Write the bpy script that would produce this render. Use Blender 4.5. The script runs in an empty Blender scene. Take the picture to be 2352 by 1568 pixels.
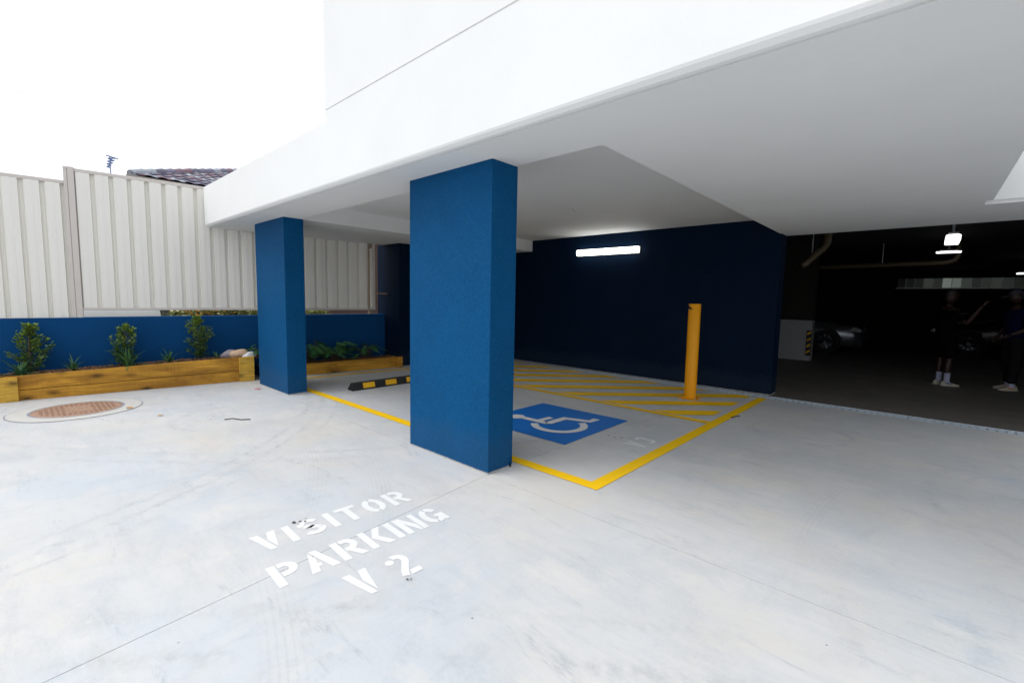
import bpy, bmesh, math, random
from mathutils import Vector, Matrix
R = math.radians
scn = bpy.context.scene
col = scn.collection

# ------------------------------------------------------------------ camera
H = 1.36
cam_d = bpy.data.cameras.new("camera")
cam = bpy.data.objects.new("camera", cam_d)
col.objects.link(cam)
cam_d.sensor_fit = 'HORIZONTAL'
cam_d.sensor_width = 36.0
cam_d.lens = 1041.0 / 2352.0 * 36.0
cam_d.clip_start = 0.05
cam_d.clip_end = 1000.0
right = Vector((0.73798963, 0.67453213, 0.01943485))
down = Vector((0.0772764, -0.05586523, -0.99544334))
fwd = Vector((-0.67037278, 0.73612871, -0.09335338))
m = Matrix.Identity(4)
for i in range(3):
    m[i][0] = right[i]; m[i][1] = -down[i]; m[i][2] = -fwd[i]
m[0][3], m[1][3], m[2][3] = 0.0, 0.0, H
cam.matrix_world = m
scn.camera = cam

# ------------------------------------------------------------------ sky, sun, exposure
SUN_EL, SUN_AZ = R(58), R(216)          # veiled sun behind the camera
world = bpy.data.worlds.new("World")
scn.world = world
world.use_nodes = True
nt = world.node_tree
bg = nt.nodes["Background"]
sky = nt.nodes.new("ShaderNodeTexSky")
sky.sky_type = 'NISHITA'
sky.sun_disc = False
sky.sun_elevation = SUN_EL
sky.sun_rotation = SUN_AZ
sky.air_density = 1.0
sky.dust_density = 3.0
sky.ozone_density = 1.0
hs = nt.nodes.new("ShaderNodeHueSaturation")   # an overcast sky: nearly colourless
hs.inputs['Saturation'].default_value = 0.15
nt.links.new(sky.outputs[0], hs.inputs['Color'])
ov = nt.nodes.new("ShaderNodeMix"); ov.data_type = 'RGBA'        # even cloud layer over the clear-sky model
ov.inputs[0].default_value = 0.62
ov.inputs[7].default_value = (5.3, 5.45, 5.65, 1)
nt.links.new(hs.outputs[0], ov.inputs[6])
nt.links.new(ov.outputs[2], bg.inputs['Color'])
bg.inputs['Strength'].default_value = 0.15
sun_d = bpy.data.lights.new("sun", 'SUN')
sun_d.energy = 0.9
sun_d.angle = R(40)
sun_d.color = (1.0, 0.97, 0.93)
sun = bpy.data.objects.new("sun", sun_d)
col.objects.link(sun)
sv = Vector((math.sin(SUN_AZ) * math.cos(SUN_EL), math.cos(SUN_AZ) * math.cos(SUN_EL), math.sin(SUN_EL)))
sun.rotation_euler = sv.to_track_quat('Z', 'Y').to_euler()
sun.location = sv * 30
scn.view_settings.view_transform = 'Standard'
scn.view_settings.look = 'None'
scn.view_settings.gamma = 1.0
scn.view_settings.use_curve_mapping = False
scn.view_settings.exposure = 0.71
scn.render.engine = 'CYCLES'
scn.cycles.max_bounces = 10
scn.cycles.diffuse_bounces = 6
scn.cycles.use_denoising = True

rnd = random.Random(7)

# ------------------------------------------------------------------ material helpers
class NT:
    def __init__(s, name):
        s.m = bpy.data.materials.new(name); s.m.use_nodes = True
        s.t = s.m.node_tree; s.b = s.t.nodes["Principled BSDF"]
        s.pos = None
    def n(s, typ, **kw):
        o = s.t.nodes.new(typ)
        for k, v in kw.items():
            if k.startswith('i_'):
                o.inputs[k[2:]].default_value = v
            else:
                setattr(o, k, v)
        return o
    def l(s, a, b): s.t.links.new(a, b)
    def P(s):
        if s.pos is None:
            s.pos = s.n("ShaderNodeNewGeometry").outputs['Position']
        return s.pos
    def mapping(s, scale=(1, 1, 1), rot=(0, 0, 0), loc=(0, 0, 0), src=None):
        mp = s.n("ShaderNodeMapping")
        mp.inputs['Scale'].default_value = scale; mp.inputs['Rotation'].default_value = rot; mp.inputs['Location'].default_value = loc
        s.l(src or s.P(), mp.inputs['Vector']); return mp.outputs[0]
    def noise(s, scale, detail=4, rough=.55, vec=None, dist=0.0):
        o = s.n("ShaderNodeTexNoise"); o.inputs['Scale'].default_value = scale
        o.inputs['Detail'].default_value = detail; o.inputs['Roughness'].default_value = rough
        o.inputs['Distortion'].default_value = dist
        s.l(vec or s.P(), o.inputs['Vector']); return o.outputs['Fac']
    def ramp(s, fac, stops):
        o = s.n("ShaderNodeValToRGB"); e = o.color_ramp.elements
        while len(e) < len(stops): e.new(.5)
        for k, (p, c) in enumerate(stops):
            e[k].position = p; e[k].color = (c, c, c, 1) if not isinstance(c, tuple) else (*c, 1)
        s.l(fac, o.inputs[0]); return o.outputs[0]
    def mix(s, fac, a, b, mode='MIX'):
        o = s.n("ShaderNodeMix", data_type='RGBA', blend_type=mode)
        for sock, v in ((o.inputs[0], fac), (o.inputs[6], a), (o.inputs[7], b)):
            if isinstance(v, (int, float)): sock.default_value = v
            elif isinstance(v, tuple): sock.default_value = (*v, 1)
            else: s.l(v, sock)
        return o.outputs[2]
    def math(s, op, a, b=0.0, clamp=False):
        o = s.n("ShaderNodeMath", operation=op); o.use_clamp = clamp
        for sock, v in ((o.inputs[0], a), (o.inputs[1], b)):
            if isinstance(v, (int, float)): sock.default_value = v
            else: s.l(v, sock)
        return o.outputs[0]
    def color(s, c):
        if isinstance(c, tuple): s.b.inputs['Base Color'].default_value = (*c, 1)
        else: s.l(c, s.b.inputs['Base Color'])
    def rough(s, r):
        if isinstance(r, (int, float)): s.b.inputs['Roughness'].default_value = r
        else: s.l(r, s.b.inputs['Roughness'])
    def bump(s, h, strength=.3, dist=.01):
        o = s.n("ShaderNodeBump"); o.inputs['Strength'].default_value = strength; o.inputs['Distance'].default_value = dist
        s.l(h, o.inputs['Height']); s.l(o.outputs[0], s.b.inputs['Normal'])

def simple(name, c, rough=.6, metal=0.0, var=.12, scale=6.0, bump=0.0, bscale=120.0, bdist=.004, spec=.5):
    t = NT(name)
    lo = tuple(max(0, x * (1 - var)) for x in c); hi = tuple(min(1, x * (1 + var)) for x in c)
    t.color(t.mix(t.noise(scale, 5), lo, hi)); t.rough(rough)
    t.b.inputs['Metallic'].default_value = metal
    t.b.inputs['Specular IOR Level'].default_value = spec
    if bump: t.bump(t.noise(bscale, 4), bump, bdist)
    return t.m

def emit(name, c, strength):
    t = NT(name); t.color((.8, .8, .8))
    t.b.inputs['Emission Color'].default_value = (*c, 1)
    t.b.inputs['Emission Strength'].default_value = strength
    return t.m

def concrete(name, base, warm, cool, stain=1.0, rough=.55, tracks=True):
    t = NT(name)
    n1 = t.noise(.55, 5, .6)
    n2 = t.noise(2.3, 6, .62, dist=.4)
    c = t.mix(t.ramp(n1, [(.36, 0), (.64, 1)]), warm, cool)
    c = t.mix(t.ramp(n2, [(.3, 0), (.75, 1)]), c, base)
    fine = t.ramp(t.noise(48, 6, .75), [(.30, .15), (.66, 1)])
    # soft trowel clouds, only here and there, broken up by the grain
    here = t.ramp(t.noise(.8, 3, .5, vec=t.mapping((1, 1, 1), (0, 0, 0), (4, 7, 0))), [(.40, .1), (.62, 1)])
    st1 = t.noise(1.8, 9, .74, vec=t.mapping((.6, 1.9, 1), (0, 0, R(8))), dist=.5)
    c = t.mix(t.math('MULTIPLY', t.math('MULTIPLY', here, fine), t.ramp(st1, [(.46, 0), (.72, .6 * stain)])), c, tuple(x * y for x, y in zip(cool, (.66, .70, .74))))
    st2 = t.noise(2.6, 9, .76, vec=t.mapping((2.2, .8, 1), (0, 0, R(-31)), (3, 1, 0)), dist=.5)
    c = t.mix(t.math('MULTIPLY', t.math('MULTIPLY', t.ramp(st2, [(.50, 0), (.74, .60 * stain)]), fine), t.ramp(n1, [(.4, .2), (.6, 1)])), c, tuple(x * y for x, y in zip(cool, (.64, .68, .72))))
    # warm and dusty blotches
    bl = t.noise(1.1, 9, .75, vec=t.mapping((1, 1, 1), (0, 0, 0), (9, 4, 0)), dist=.6)
    c = t.mix(t.math('MULTIPLY', fine, t.ramp(bl, [(.52, 0), (.74, .45 * stain)])), c, tuple(x * y for x, y in zip(warm, (.80, .76, .70))))
    c = t.mix(t.ramp(t.noise(1.9, 7, .7, vec=t.mapping((1, 1, 1), (0, 0, 0), (2, 13, 0)), dist=.5), [(.52, 0), (.72, .5 * stain)]), c, tuple(min(1, x * 1.12) for x in warm))
    # drag streaks left by screeding, blue grey and dusty, a hand to an arm long
    for ang, sc_, off_, tint, amt in ((4, (1.1, 5.5, 1), (5, 2, 0), (.70, .79, .86), .55), (-14, (1.4, 4.6, 1), (11, 6, 0), (.78, .82, .80), .5), (38, (1.3, 4.2, 1), (1, 15, 0), (.74, .80, .86), .4)):
        q_ = t.noise(2.1, 9, .78, vec=t.mapping(sc_, (0, 0, R(ang)), off_), dist=.35)
        w_ = t.ramp(t.noise(.9, 4, .6, vec=t.mapping((1, 1, 1), (0, 0, 0), tuple(o * 2.3 for o in off_))), [(.44, 0), (.60, 1)])
        c = t.mix(t.math('MULTIPLY', t.math('MULTIPLY', w_, fine), t.ramp(q_, [(.50, 0), (.64, amt * stain)])), c, tuple(x * y for x, y in zip(base, tint)))
    # scuff smudges
    sm = t.math('MULTIPLY', t.ramp(t.noise(3.2, 4, .6, vec=t.mapping((.55, 1.9, 1), (0, 0, R(20)), (1, 2, 0)), dist=.9), [(.58, 0), (.68, 1)]),
                t.ramp(t.noise(30, 6, .75, vec=t.mapping((.45, 2.2, 1), (0, 0, R(28)))), [(.44, 0), (.66, .45 * stain)]))
    c = t.mix(sm, c, tuple(x * y for x, y in zip(cool, (.45, .50, .56))))
    # faint tread prints: bands of fine parallel lines
    if tracks:
        for px_, py_, ang, hw in ((-3.6, 1.6, -22, .13), (-2.9, 1.75, -26, .11), (-1.5, .55, -20, .12), (-6.2, 2.2, 30, .12), (1.2, 5.2, 75, .13), (-.4, 3.9, 82, .12)):
            sp_ = t.n("ShaderNodeSeparateXYZ"); t.l(t.mapping((1, 1, 1), (0, 0, R(-ang)), (0, 0, 0), t.mapping((1, 1, 1), (0, 0, 0), (-px_, -py_, 0))), sp_.inputs[0])
            v_ = t.math('ADD', sp_.outputs[1], t.math('MULTIPLY', t.math('MULTIPLY', sp_.outputs[0], sp_.outputs[0]), .10))
            band = t.math('SUBTRACT', 1.0, t.math('DIVIDE', t.math('ABSOLUTE', v_), hw), True)
            lng = t.math('SUBTRACT', 1.0, t.math('DIVIDE', t.math('ABSOLUTE', sp_.outputs[0]), 1.5), True)
            lines = t.ramp(t.math('SINE', t.math('MULTIPLY', v_, 210.0)), [(.35, 0), (.75, 1)])
            g = t.math('MULTIPLY', t.math('MULTIPLY', band, lng), t.math('MULTIPLY', lines, t.math('MULTIPLY', fine, .20 * stain)))
            c = t.mix(g, c, tuple(x * .5 for x in cool))
    # a few round oil drips
    vo = t.n("ShaderNodeTexVoronoi"); vo.inputs['Scale'].default_value = 1.15; t.l(t.mapping((1, 1, 1), (0, 0, 0), (.37, .81, 0)), vo.inputs['Vector'])
    dr_ = t.math('ADD', vo.outputs['Distance'], t.math('MULTIPLY', t.noise(25, 4, .7), .03))
    c = t.mix(t.ramp(dr_, [(.030, .55), (.042, .45), (.052, 0)]), c, tuple(x * .5 for x in cool))
    # rubber arcs left by turning tyres
    if tracks:
        sep = t.n("ShaderNodeSeparateXYZ"); t.l(t.P(), sep.inputs[0])
        fray = t.noise(17, 5, .7)
        for cx, cy, r, w, k, sx, sy in ((1.6, 4.6, 1.5, .05, .38, 1, 1), (1.6, 4.6, 1.32, .04, .3, 1, 1), (-7.4, -1.6, 4.2, .045, .5, 1, .95), (-7.4, -1.6, 4.36, .05, .5, 1, .95),
                                        (-7.4, -1.6, 4.52, .03, .4, 1, .95), (-5.6, 1.7, .55, .05, .42, 1, .8), (-.9, 5.6, .45, .04, .55, 1, 1), (3, -4, 6.6, .07, .35, 1, 1),
                                        (3, -4, 6.85, .06, .3, 1, 1), (-.2, 6.2, .3, .035, .5, 1, 1), (-9.5, 6.0, 7.1, .05, .4, 1, 1), (-9.5, 6.0, 7.3, .06, .4, 1, 1)):
            dx = t.math('MULTIPLY', t.math('SUBTRACT', sep.outputs[0], cx), sx)
            dy = t.math('MULTIPLY', t.math('SUBTRACT', sep.outputs[1], cy), sy)
            d = t.math('SQRT', t.math('ADD', t.math('MULTIPLY', dx, dx), t.math('MULTIPLY', dy, dy)))
            e = t.math('ABSOLUTE', t.math('SUBTRACT', d, r))
            g = t.math('SUBTRACT', 1.0, t.math('DIVIDE', e, w), True)
            g = t.math('MULTIPLY', g, t.math('MULTIPLY', t.ramp(fray, [(.38, 0), (.7, 1)]), t.ramp(n2, [(.42, 0), (.58, k * stain)])))
            c = t.mix(g, c, tuple(x * .42 for x in cool))
    # fine grain and pits
    c = t.mix(t.ramp(t.noise(260, 3, .6), [(.3, .14), (.7, 0)]), c, (.12, .12, .12))
    v = t.n("ShaderNodeTexVoronoi"); v.inputs['Scale'].default_value = 7.0; v.inputs['Randomness'].default_value = 1.0
    t.l(t.P(), v.inputs['Vector'])
    pit = t.math('MULTIPLY', t.math('LESS_THAN', v.outputs['Distance'], .035), t.ramp(t.noise(3.1, 2), [(.55, 0), (.6, .7)]))
    c = t.mix(pit, c, (.08, .08, .085))
    t.color(c)
    t.rough(t.ramp(n2, [(.3, rough - .1), (.7, rough + .12)]))
    t.b.inputs['Specular IOR Level'].default_value = .35
    t.bump(t.noise(90, 5, .6), .12, .004)
    return t.m

def render_paint(name, c, var=.08, bscale=190, bump=.35, rough=.62, foot=False):
    t = NT(name)
    n = t.noise(1.3, 6, .6)
    lo = tuple(x * (1 - var) for x in c); hi = tuple(min(1, x * (1 + var)) for x in c)
    k = t.mix(t.ramp(n, [(.3, 0), (.7, 1)]), lo, hi)
    k = t.mix(t.ramp(t.noise(bscale * (.30 if foot else .9), 5, .75), [(.40, .0), (.68, .60 if foot else .28)]), k, tuple(min(1, x * (1.55 if foot else 1.1) + .004) for x in c))
    if foot:
        sp = t.n("ShaderNodeSeparateXYZ"); t.l(t.P(), sp.inputs[0])
        zn = t.math('SUBTRACT', sp.outputs[2], t.math('MULTIPLY', t.noise(11, 6, .8), .020))
        grime = t.math('SUBTRACT', sp.outputs[2], t.math('MULTIPLY', t.noise(5, 6, .75), .42))
        k = t.mix(t.ramp(grime, [(.0, .12), (.12, 0)]), k, (.055, .075, .10))
        scuff = t.ramp(t.noise(3.0, 8, .8, vec=t.mapping((1.2, 1.2, 3.5), (0, R(18), 0))), [(.66, 0), (.74, .30)])
        k = t.mix(scuff, k, tuple(x * 1.6 + .012 for x in c))
        k = t.mix(t.ramp(zn, [(-.006, 1), (.0, 0)]), k, (.40, .40, .40))
    t.color(k); t.rough(rough); t.b.inputs['Specular IOR Level'].default_value = .06
    t.bump(t.math('ADD', t.noise(bscale, 4, .6), t.math('MULTIPLY', t.noise(6, 3), .6)), bump, .004)
    return t.m

def paint_marking(name, c, wear=.25):
    t = NT(name)
    n = t.noise(9, 6, .7); n2 = t.noise(70, 4, .7)
    k = t.mix(t.ramp(n, [(.35, .25 * wear), (.5, 0)]), c, tuple(x * .55 + .1 for x in c))
    k = t.mix(t.ramp(n2, [(.62, 0), (.78, wear)]), k, (.42, .42, .41))
    st = t.noise(4.0, 6, .7, vec=t.mapping((5.0, .7, 1), (0, 0, R(-24))))
    k = t.mix(t.ramp(st, [(.55, 0), (.8, .35 * wear)]), k, tuple(x * .4 + .03 for x in c))
    t.color(k); t.rough(.55); t.b.inputs['Specular IOR Level'].default_value = .3
    t.bump(n2, .1, .002); return t.m

M = {}
M['concrete'] = concrete('concrete_forecourt', (.595, .605, .618), (.625, .595, .55), (.51, .565, .63), 1.1)
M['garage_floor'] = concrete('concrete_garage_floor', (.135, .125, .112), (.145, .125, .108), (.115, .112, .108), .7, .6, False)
M['ground'] = simple('ground_bitumen', (.10, .10, .095), .9, var=.3, scale=2)
M['yard'] = simple('yard_soil_grass', (.10, .11, .05), .95, var=.4, scale=3, bump=.5, bscale=30)
M['white'] = render_paint('white_render', (.735, .745, .745), .025, 150, .12, .7)
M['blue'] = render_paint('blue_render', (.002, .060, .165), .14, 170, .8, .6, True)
M['navy'] = render_paint('shaded_blue_render', (.0009, .008, .025), .10, 210, .5, .6, True)  # column blue taken near black: the back wall's shade is put into the colour
M['boundary_blue'] = render_paint('boundary_blue_render', (.003, .055, .175), .10, 210, .4, .6)
M['unlit_garage'] = simple('unlit_garage_paint', (.018, .017, .014), .9, var=.2)  # dark paint; the unlit garage's gloom is put into its colour
M['dado_white'] = simple('dado_paint', (.34, .35, .37), .7, var=.06)
M['yellow'] = paint_marking('yellow_line_paint', (.95, .58, .0), .05)
M['white_line'] = paint_marking('white_stencil_paint', (.73, .74, .745), .4)
M['isa_blue'] = paint_marking('blue_symbol_paint', (.001, .155, .56), .03)
M['fence'] = simple('cream_steel_sheet', (.80, .785, .735), .5, var=.01, scale=1, spec=.3)
M['fence_trim'] = simple('beige_steel_trim', (.60, .555, .52), .45, var=.04, spec=.4)
M['fence_dark'] = simple('brown_steel_trim', (.30, .23, .17), .5, var=.06)
M['yellow_steel'] = simple('yellow_powdercoat', (.82, .34, .0), .42, var=.06, scale=3, spec=.3)
M['steel'] = simple('galvanised_steel', (.55, .58, .62), .38, .85, var=.2, scale=40)
M['grate'] = simple('galvanised_grate', (.58, .66, .74), .5, .2, var=.2, scale=30)
M['dark'] = simple('dark_matt', (.02, .02, .022), .9)
M['joint'] = simple('joint_filler', (.36, .38, .41), .9, var=.3, scale=20)
M['rubber'] = simple('black_rubber', (.012, .012, .014), .5, var=.3, scale=30)
M['reflective'] = simple('yellow_reflective', (.82, .45, .012), .4, var=.06)
M['bark'] = simple('bark_mulch', (.075, .040, .022), .95, var=.55, scale=40, bump=.6, bscale=60)
M['chip'] = simple('bark_chip', (.16, .085, .045), .9, var=.6, scale=25)
M['leaf'] = None
M['stem'] = simple('woody_stem', (.10, .07, .045), .9, var=.3, scale=40)
M['rust'] = None
M['surround'] = simple('manhole_surround', (.53, .525, .505), .7, var=.10, scale=9, bump=.2)
M['stain_edge'] = simple('bitumen_edge', (.26, .27, .31), .9, var=.5, scale=30)
M['lamp_white'] = emit('lamp_diffuser', (1.0, .99, .95), 5.0)
M['garage_lamp'] = emit('garage_lamp_diffuser', (.95, .98, 1.0), 1.6)
M['pipe'] = simple('pvc_pipe', (.11, .08, .045), .45, var=.1)
M['plastic'] = simple('white_plastic', (.7, .7, .68), .5, var=.03)
M['cable'] = simple('cable_sheath', (.30, .31, .34), .6, var=.05)
M['antenna'] = simple('antenna_metal', (.20, .28, .50), .5, .3, var=.1)
M['gutter'] = simple('gutter_paint', (.30, .27, .24), .5, var=.05)
M['brick_wall'] = simple('house_brick', (.09, .055, .045), .9, var=.3, scale=14)
M['skin'] = simple('skin', (.03, .012, .006), .5, var=.06, scale=20)
M['black_cloth'] = simple('black_cloth', (.004, .004, .0045), .9, var=.3, scale=30, spec=.02)
M['navy_cloth'] = simple('navy_cloth', (.006, .006, .035), .85, var=.25, scale=30, spec=.02)
M['grey_cloth'] = simple('charcoal_cloth', (.012, .012, .014), .9, var=.4, scale=40, spec=.02)
M['cap_cloth'] = simple('cap_cloth', (.06, .065, .085), .85, var=.1, spec=.02)
M['hair'] = simple('dark_hair', (.015, .011, .008), .6, var=.3, scale=60)
M['sock'] = simple('white_sock', (.40, .42, .58), .9, var=.05, scale=60)
M['shoe'] = simple('offwhite_leather', (.45, .42, .34), .55, var=.06, scale=30)
M['stripe'] = simple('shoe_stripe', (.03, .08, .28), .55)
M['orange_shoe'] = simple('shoe_orange', (.55, .14, .05), .6)
M['car_silver'] = simple('silver_car_paint', (.16, .175, .20), .22, .7, var=.03)
M['car_white'] = simple('white_car_paint', (.75, .76, .78), .25, .0, var=.02)
M['car_dark'] = simple('grey_car_paint', (.025, .025, .022), .25, .5, var=.03)
M['glass_dark'] = simple('car_glass', (.015, .018, .02), .06, var=.05)
M['tyre'] = simple('tyre', (.012, .012, .012), .8, var=.2)
M['rim'] = simple('alloy_rim', (.10, .11, .12), .35, .8, var=.05)
M['headlight'] = simple('headlight_glass', (.6, .65, .7), .12, .3, var=.05)
M['bin'] = simple('bin_plastic', (.012, .013, .014), .5, var=.1)
M['bin_lid'] = simple('bin_lid', (.02, .20, .05), .5, var=.1)
M['terracotta'] = simple('terracotta', (.45, .16, .06), .8, var=.15)
M['petal_orange'] = simple('petal_orange', (.80, .28, .02), .7, var=.2, scale=40)
M['petal_white'] = simple('petal_cream', (.75, .68, .50), .7, var=.1, scale=40)
M['twig'] = simple('twig', (.05, .035, .025), .9, var=.2)
M['dry_leaf'] = simple('dry_leaf', (.48, .30, .14), .8, var=.2, scale=50)
M['yellow_leaf'] = simple('yellow_leaf', (.70, .62, .10), .7, var=.1, scale=50)
M['red_scrap'] = simple('red_scrap', (.65, .12, .10), .7, var=.1)

def leafmat(name, c1, c2, rough=.45, trans=.25):
    t = NT(name)
    oi = t.n("ShaderNodeAttribute", attribute_name='leafvar')
    t.color(t.mix(oi.outputs['Fac'], c1, c2)); t.rough(rough)
    t.b.inputs['Specular IOR Level'].default_value = .35
    tr = t.n("ShaderNodeBsdfTranslucent")
    t.l(t.mix(oi.outputs['Fac'], c1, c2), tr.inputs[0])
    mx = t.n("ShaderNodeMixShader"); mx.inputs[0].default_value = trans
    out = t.t.nodes["Material Output"]
    t.l(t.b.outputs[0], mx.inputs[1]); t.l(tr.outputs[0], mx.inputs[2]); t.l(mx.outputs[0], out.inputs[0])
    return t.m
M['leaf'] = leafmat('shrub_leaf', (.020, .085, .035), (.32, .44, .03))
M['blade'] = leafmat('strap_leaf', (.035, .11, .06), (.15, .30, .07))
M['philo'] = leafmat('lobed_leaf', (.025, .11, .04), (.11, .32, .08))
M['flowerleaf'] = leafmat('flower_foliage', (.10, .17, .03), (.46, .42, .14))

def wood(name, c, along, fresh=0.0):
    t = NT(name)
    v = t.mapping((1, 1, 1), (0, 0, -along))
    stretch = t.mapping((1.3, 14, 22), (0, 0, 0), (0, 0, 0), v)
    g = t.noise(1.6, 7, .65, vec=stretch, dist=1.3)
    k = t.mix(t.ramp(g, [(.32, 0), (.72, 1)]), tuple(x * .55 for x in c), tuple(min(1, x * 1.25) for x in c))
    big = t.noise(1.1, 5, .6, vec=t.mapping((1, 3, 3), (0, 0, 0), (2, 0, 0), v), dist=.8)
    k = t.mix(t.ramp(big, [(.40, 0), (.62, .75 - fresh * .6)]), k, (c[0] * .34, c[1] * .27, c[2] * .3))
    saw = t.noise(2.0, 4, .7, vec=t.mapping((40, 1, 2.5), (0, 0, 0), (0, 0, 0), v))
    k = t.mix(t.ramp(saw, [(.52, 0), (.75, .30)]), k, (min(1, c[0] * 1.3), c[1] * 1.25, c[2] * 1.2))
    vo = t.n("ShaderNodeTexVoronoi"); vo.inputs['Scale'].default_value = 2.1
    t.l(t.mapping((1.2, 1.0, 2.6), (0, 0, 0), (0.3, .5, .1), v), vo.inputs['Vector'])
    k = t.mix(t.ramp(vo.outputs['Distance'], [(.04, .95), (.12, .45), (.24, 0)]), k, (.035, .018, .008))
    t.color(k); t.rough(.7); t.b.inputs['Specular IOR Level'].default_value = .25
    t.bump(g, .25, .004); return t.m
ALONG = math.atan2(1.0, .135)
M['wood'] = wood('treated_pine', (.66, .34, .042), ALONG)
M['wood_post'] = wood('pine_post', (.66, .40, .06), R(90), .8)

t = NT('rusty_iron')
k = t.mix(t.noise(14, 6, .7), (.22, .12, .075), (.54, .35, .25))
k = t.mix(t.ramp(t.noise(45, 4, .7), [(.5, 0), (.75, .6)]), k, (.05, .03, .025))
t.color(k); t.rough(.75); t.bump(t.noise(60, 4), .4, .004); M['rust'] = t.m

t = NT('roof_tile')
oi = t.n("ShaderNodeObjectInfo").outputs['Random']
k = t.ramp(oi, [(0, (.11, .10, .16)), (.35, (.18, .18, .27)), (.6, (.22, .11, .14)), (.8, (.34, .37, .45)), (1, (.44, .50, .54))])
k = t.mix(t.ramp(t.noise(22, 5, .7), [(.4, 0), (.7, .6)]), k, (.05, .045, .055))
t.color(k); t.rough(.6); t.bump(t.noise(50, 4), .3, .005); M['tile'] = t.m
def rockmat(name, c):
    return simple(name, c, .8, var=.18, scale=14, bump=.5, bscale=30, bdist=.01)

# ------------------------------------------------------------------ mesh helpers
def link(o, parent=None):
    col.objects.link(o)
    if parent is not None: o.parent = parent
    return o
def obj(name, bm, mt, parent=None, smooth=False):
    me = bpy.data.meshes.new(name)
    bmesh.ops.recalc_face_normals(bm, faces=bm.faces)
    if smooth:
        for f in bm.faces: f.smooth = True
    bm.to_mesh(me); bm.free()
    if mt is not None: me.materials.append(mt)
    return link(bpy.data.objects.new(name, me), parent)
def tag(o, label=None, cat=None, group=None, kind=None):
    if label: o['label'] = label
    if cat: o['category'] = cat
    if group: o['group'] = group
    if kind: o['kind'] = kind
    return o
def empty(name, loc=(0, 0, 0), rz=0.0, label=None, cat=None, group=None, kind=None):
    o = bpy.data.objects.new(name, None); o.location = loc; o.rotation_euler = (0, 0, rz)
    o.empty_display_size = .1
    link(o); return tag(o, label, cat, group, kind)
def B(): return bmesh.new()
def box(bm, x0, x1, y0, y1, z0, z1, bev=0.0):
    vs = [bm.verts.new((x, y, z)) for z in (z0, z1) for x, y in ((x0, y0), (x1, y0), (x1, y1), (x0, y1))]
    fs = [bm.faces.new([vs[i] for i in q]) for q in ((3, 2, 1, 0), (4, 5, 6, 7), (0, 1, 5, 4), (1, 2, 6, 5), (2, 3, 7, 6), (3, 0, 4, 7))]
    if bev:
        es = list({e for f in fs for e in f.edges})
        bmesh.ops.bevel(bm, geom=es, offset=bev, segments=2, profile=.6, affect='EDGES')
    return bm
def prism(bm, pts, z0, z1, bev=0.0):
    a = [bm.verts.new((p[0], p[1], z0)) for p in pts]; b = [bm.verts.new((p[0], p[1], z1)) for p in pts]
    n = len(pts); fs = [bm.faces.new(a[::-1]), bm.faces.new(b)]
    for i in range(n): fs.append(bm.faces.new((a[i], a[(i + 1) % n], b[(i + 1) % n], b[i])))
    if bev:
        es = list({e for f in fs for e in f.edges})
        bmesh.ops.bevel(bm, geom=es, offset=bev, segments=2, profile=.6, affect='EDGES')
    return bm
def extrude_x(bm, prof, x0, x1):          # prof = closed (y,z) outline
    a = [bm.verts.new((x0, p[0], p[1])) for p in prof]; b = [bm.verts.new((x1, p[0], p[1])) for p in prof]
    n = len(prof); bm.faces.new(a[::-1]); bm.faces.new(b)
    for i in range(n): bm.faces.new((a[i], a[(i + 1) % n], b[(i + 1) % n], b[i]))
    return bm
def sheet(bm, pts, z):
    bm.faces.new([bm.verts.new((p[0], p[1], z)) for p in pts]); return bm
def tube(bm, pts, r, seg=10, cap=True):
    pts = [Vector(p) for p in pts]; rs = r if isinstance(r, (list, tuple)) else [r] * len(pts)
    rings = []
    up = Vector((0, 0, 1))
    for i, p in enumerate(pts):
        d = (pts[min(i + 1, len(pts) - 1)] - pts[max(i - 1, 0)]).normalized()
        u = d.cross(up)
        if u.length < 1e-3: u = d.cross(Vector((0, 1, 0)))
        u.normalize(); w = u.cross(d).normalized()
        rings.append([bm.verts.new(p + (u * math.cos(a) + w * math.sin(a)) * rs[i]) for a in [2 * math.pi * k / seg for k in range(seg)]])
    for a, b in zip(rings, rings[1:]):
        for k in range(seg): bm.faces.new((a[k], a[(k + 1) % seg], b[(k + 1) % seg], b[k]))
    if cap and len(rings) > 1:
        bm.faces.new(rings[0][::-1]); bm.faces.new(rings[-1])
    return bm
def lathe(bm, prof, c=(0, 0, 0), seg=32):  # prof = list of (r,z)
    rings = []
    for r, z in prof:
        rings.append([bm.verts.new((c[0] + r * math.cos(2 * math.pi * k / seg), c[1] + r * math.sin(2 * math.pi * k / seg), c[2] + z)) for k in range(seg)] if r > 1e-6
                     else [bm.verts.new((c[0], c[1], c[2] + z))])
    for a, b in zip(rings, rings[1:]):
        for k in range(seg):
            k2 = (k + 1) % seg
            if len(a) == 1 and len(b) == 1: continue
            if len(a) == 1: bm.faces.new((a[0], b[k], b[k2]))
            elif len(b) == 1: bm.faces.new((a[k], a[k2], b[0]))
            else: bm.faces.new((a[k], a[k2], b[k2], b[k]))
    return bm
def setvar(o, seed, groups=None):
    """random shade per leaf (one value for each connected leaf)"""
    r = random.Random(seed); me = o.data
    at = me.attributes.new('leafvar', 'FLOAT', 'FACE')
    n = groups or 1
    vals = []
    for i in range(len(me.polygons)):
        if i % n == 0: v = min(1, max(0, r.betavariate(1.3, 2.6)))
        vals.append(v)
    at.data.foreach_set('value', vals)

# ================================================================== SETTING
S = 2.374          # soffit height
YF = 2.055         # facade plane
g = tag(obj('ground', sheet(B(), [(-300, -300), (300, -300), (300, 300), (-300, 300)], -.14), M['ground']), kind='structure',
        label='dark bitumen ground around the concrete forecourt')
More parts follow.
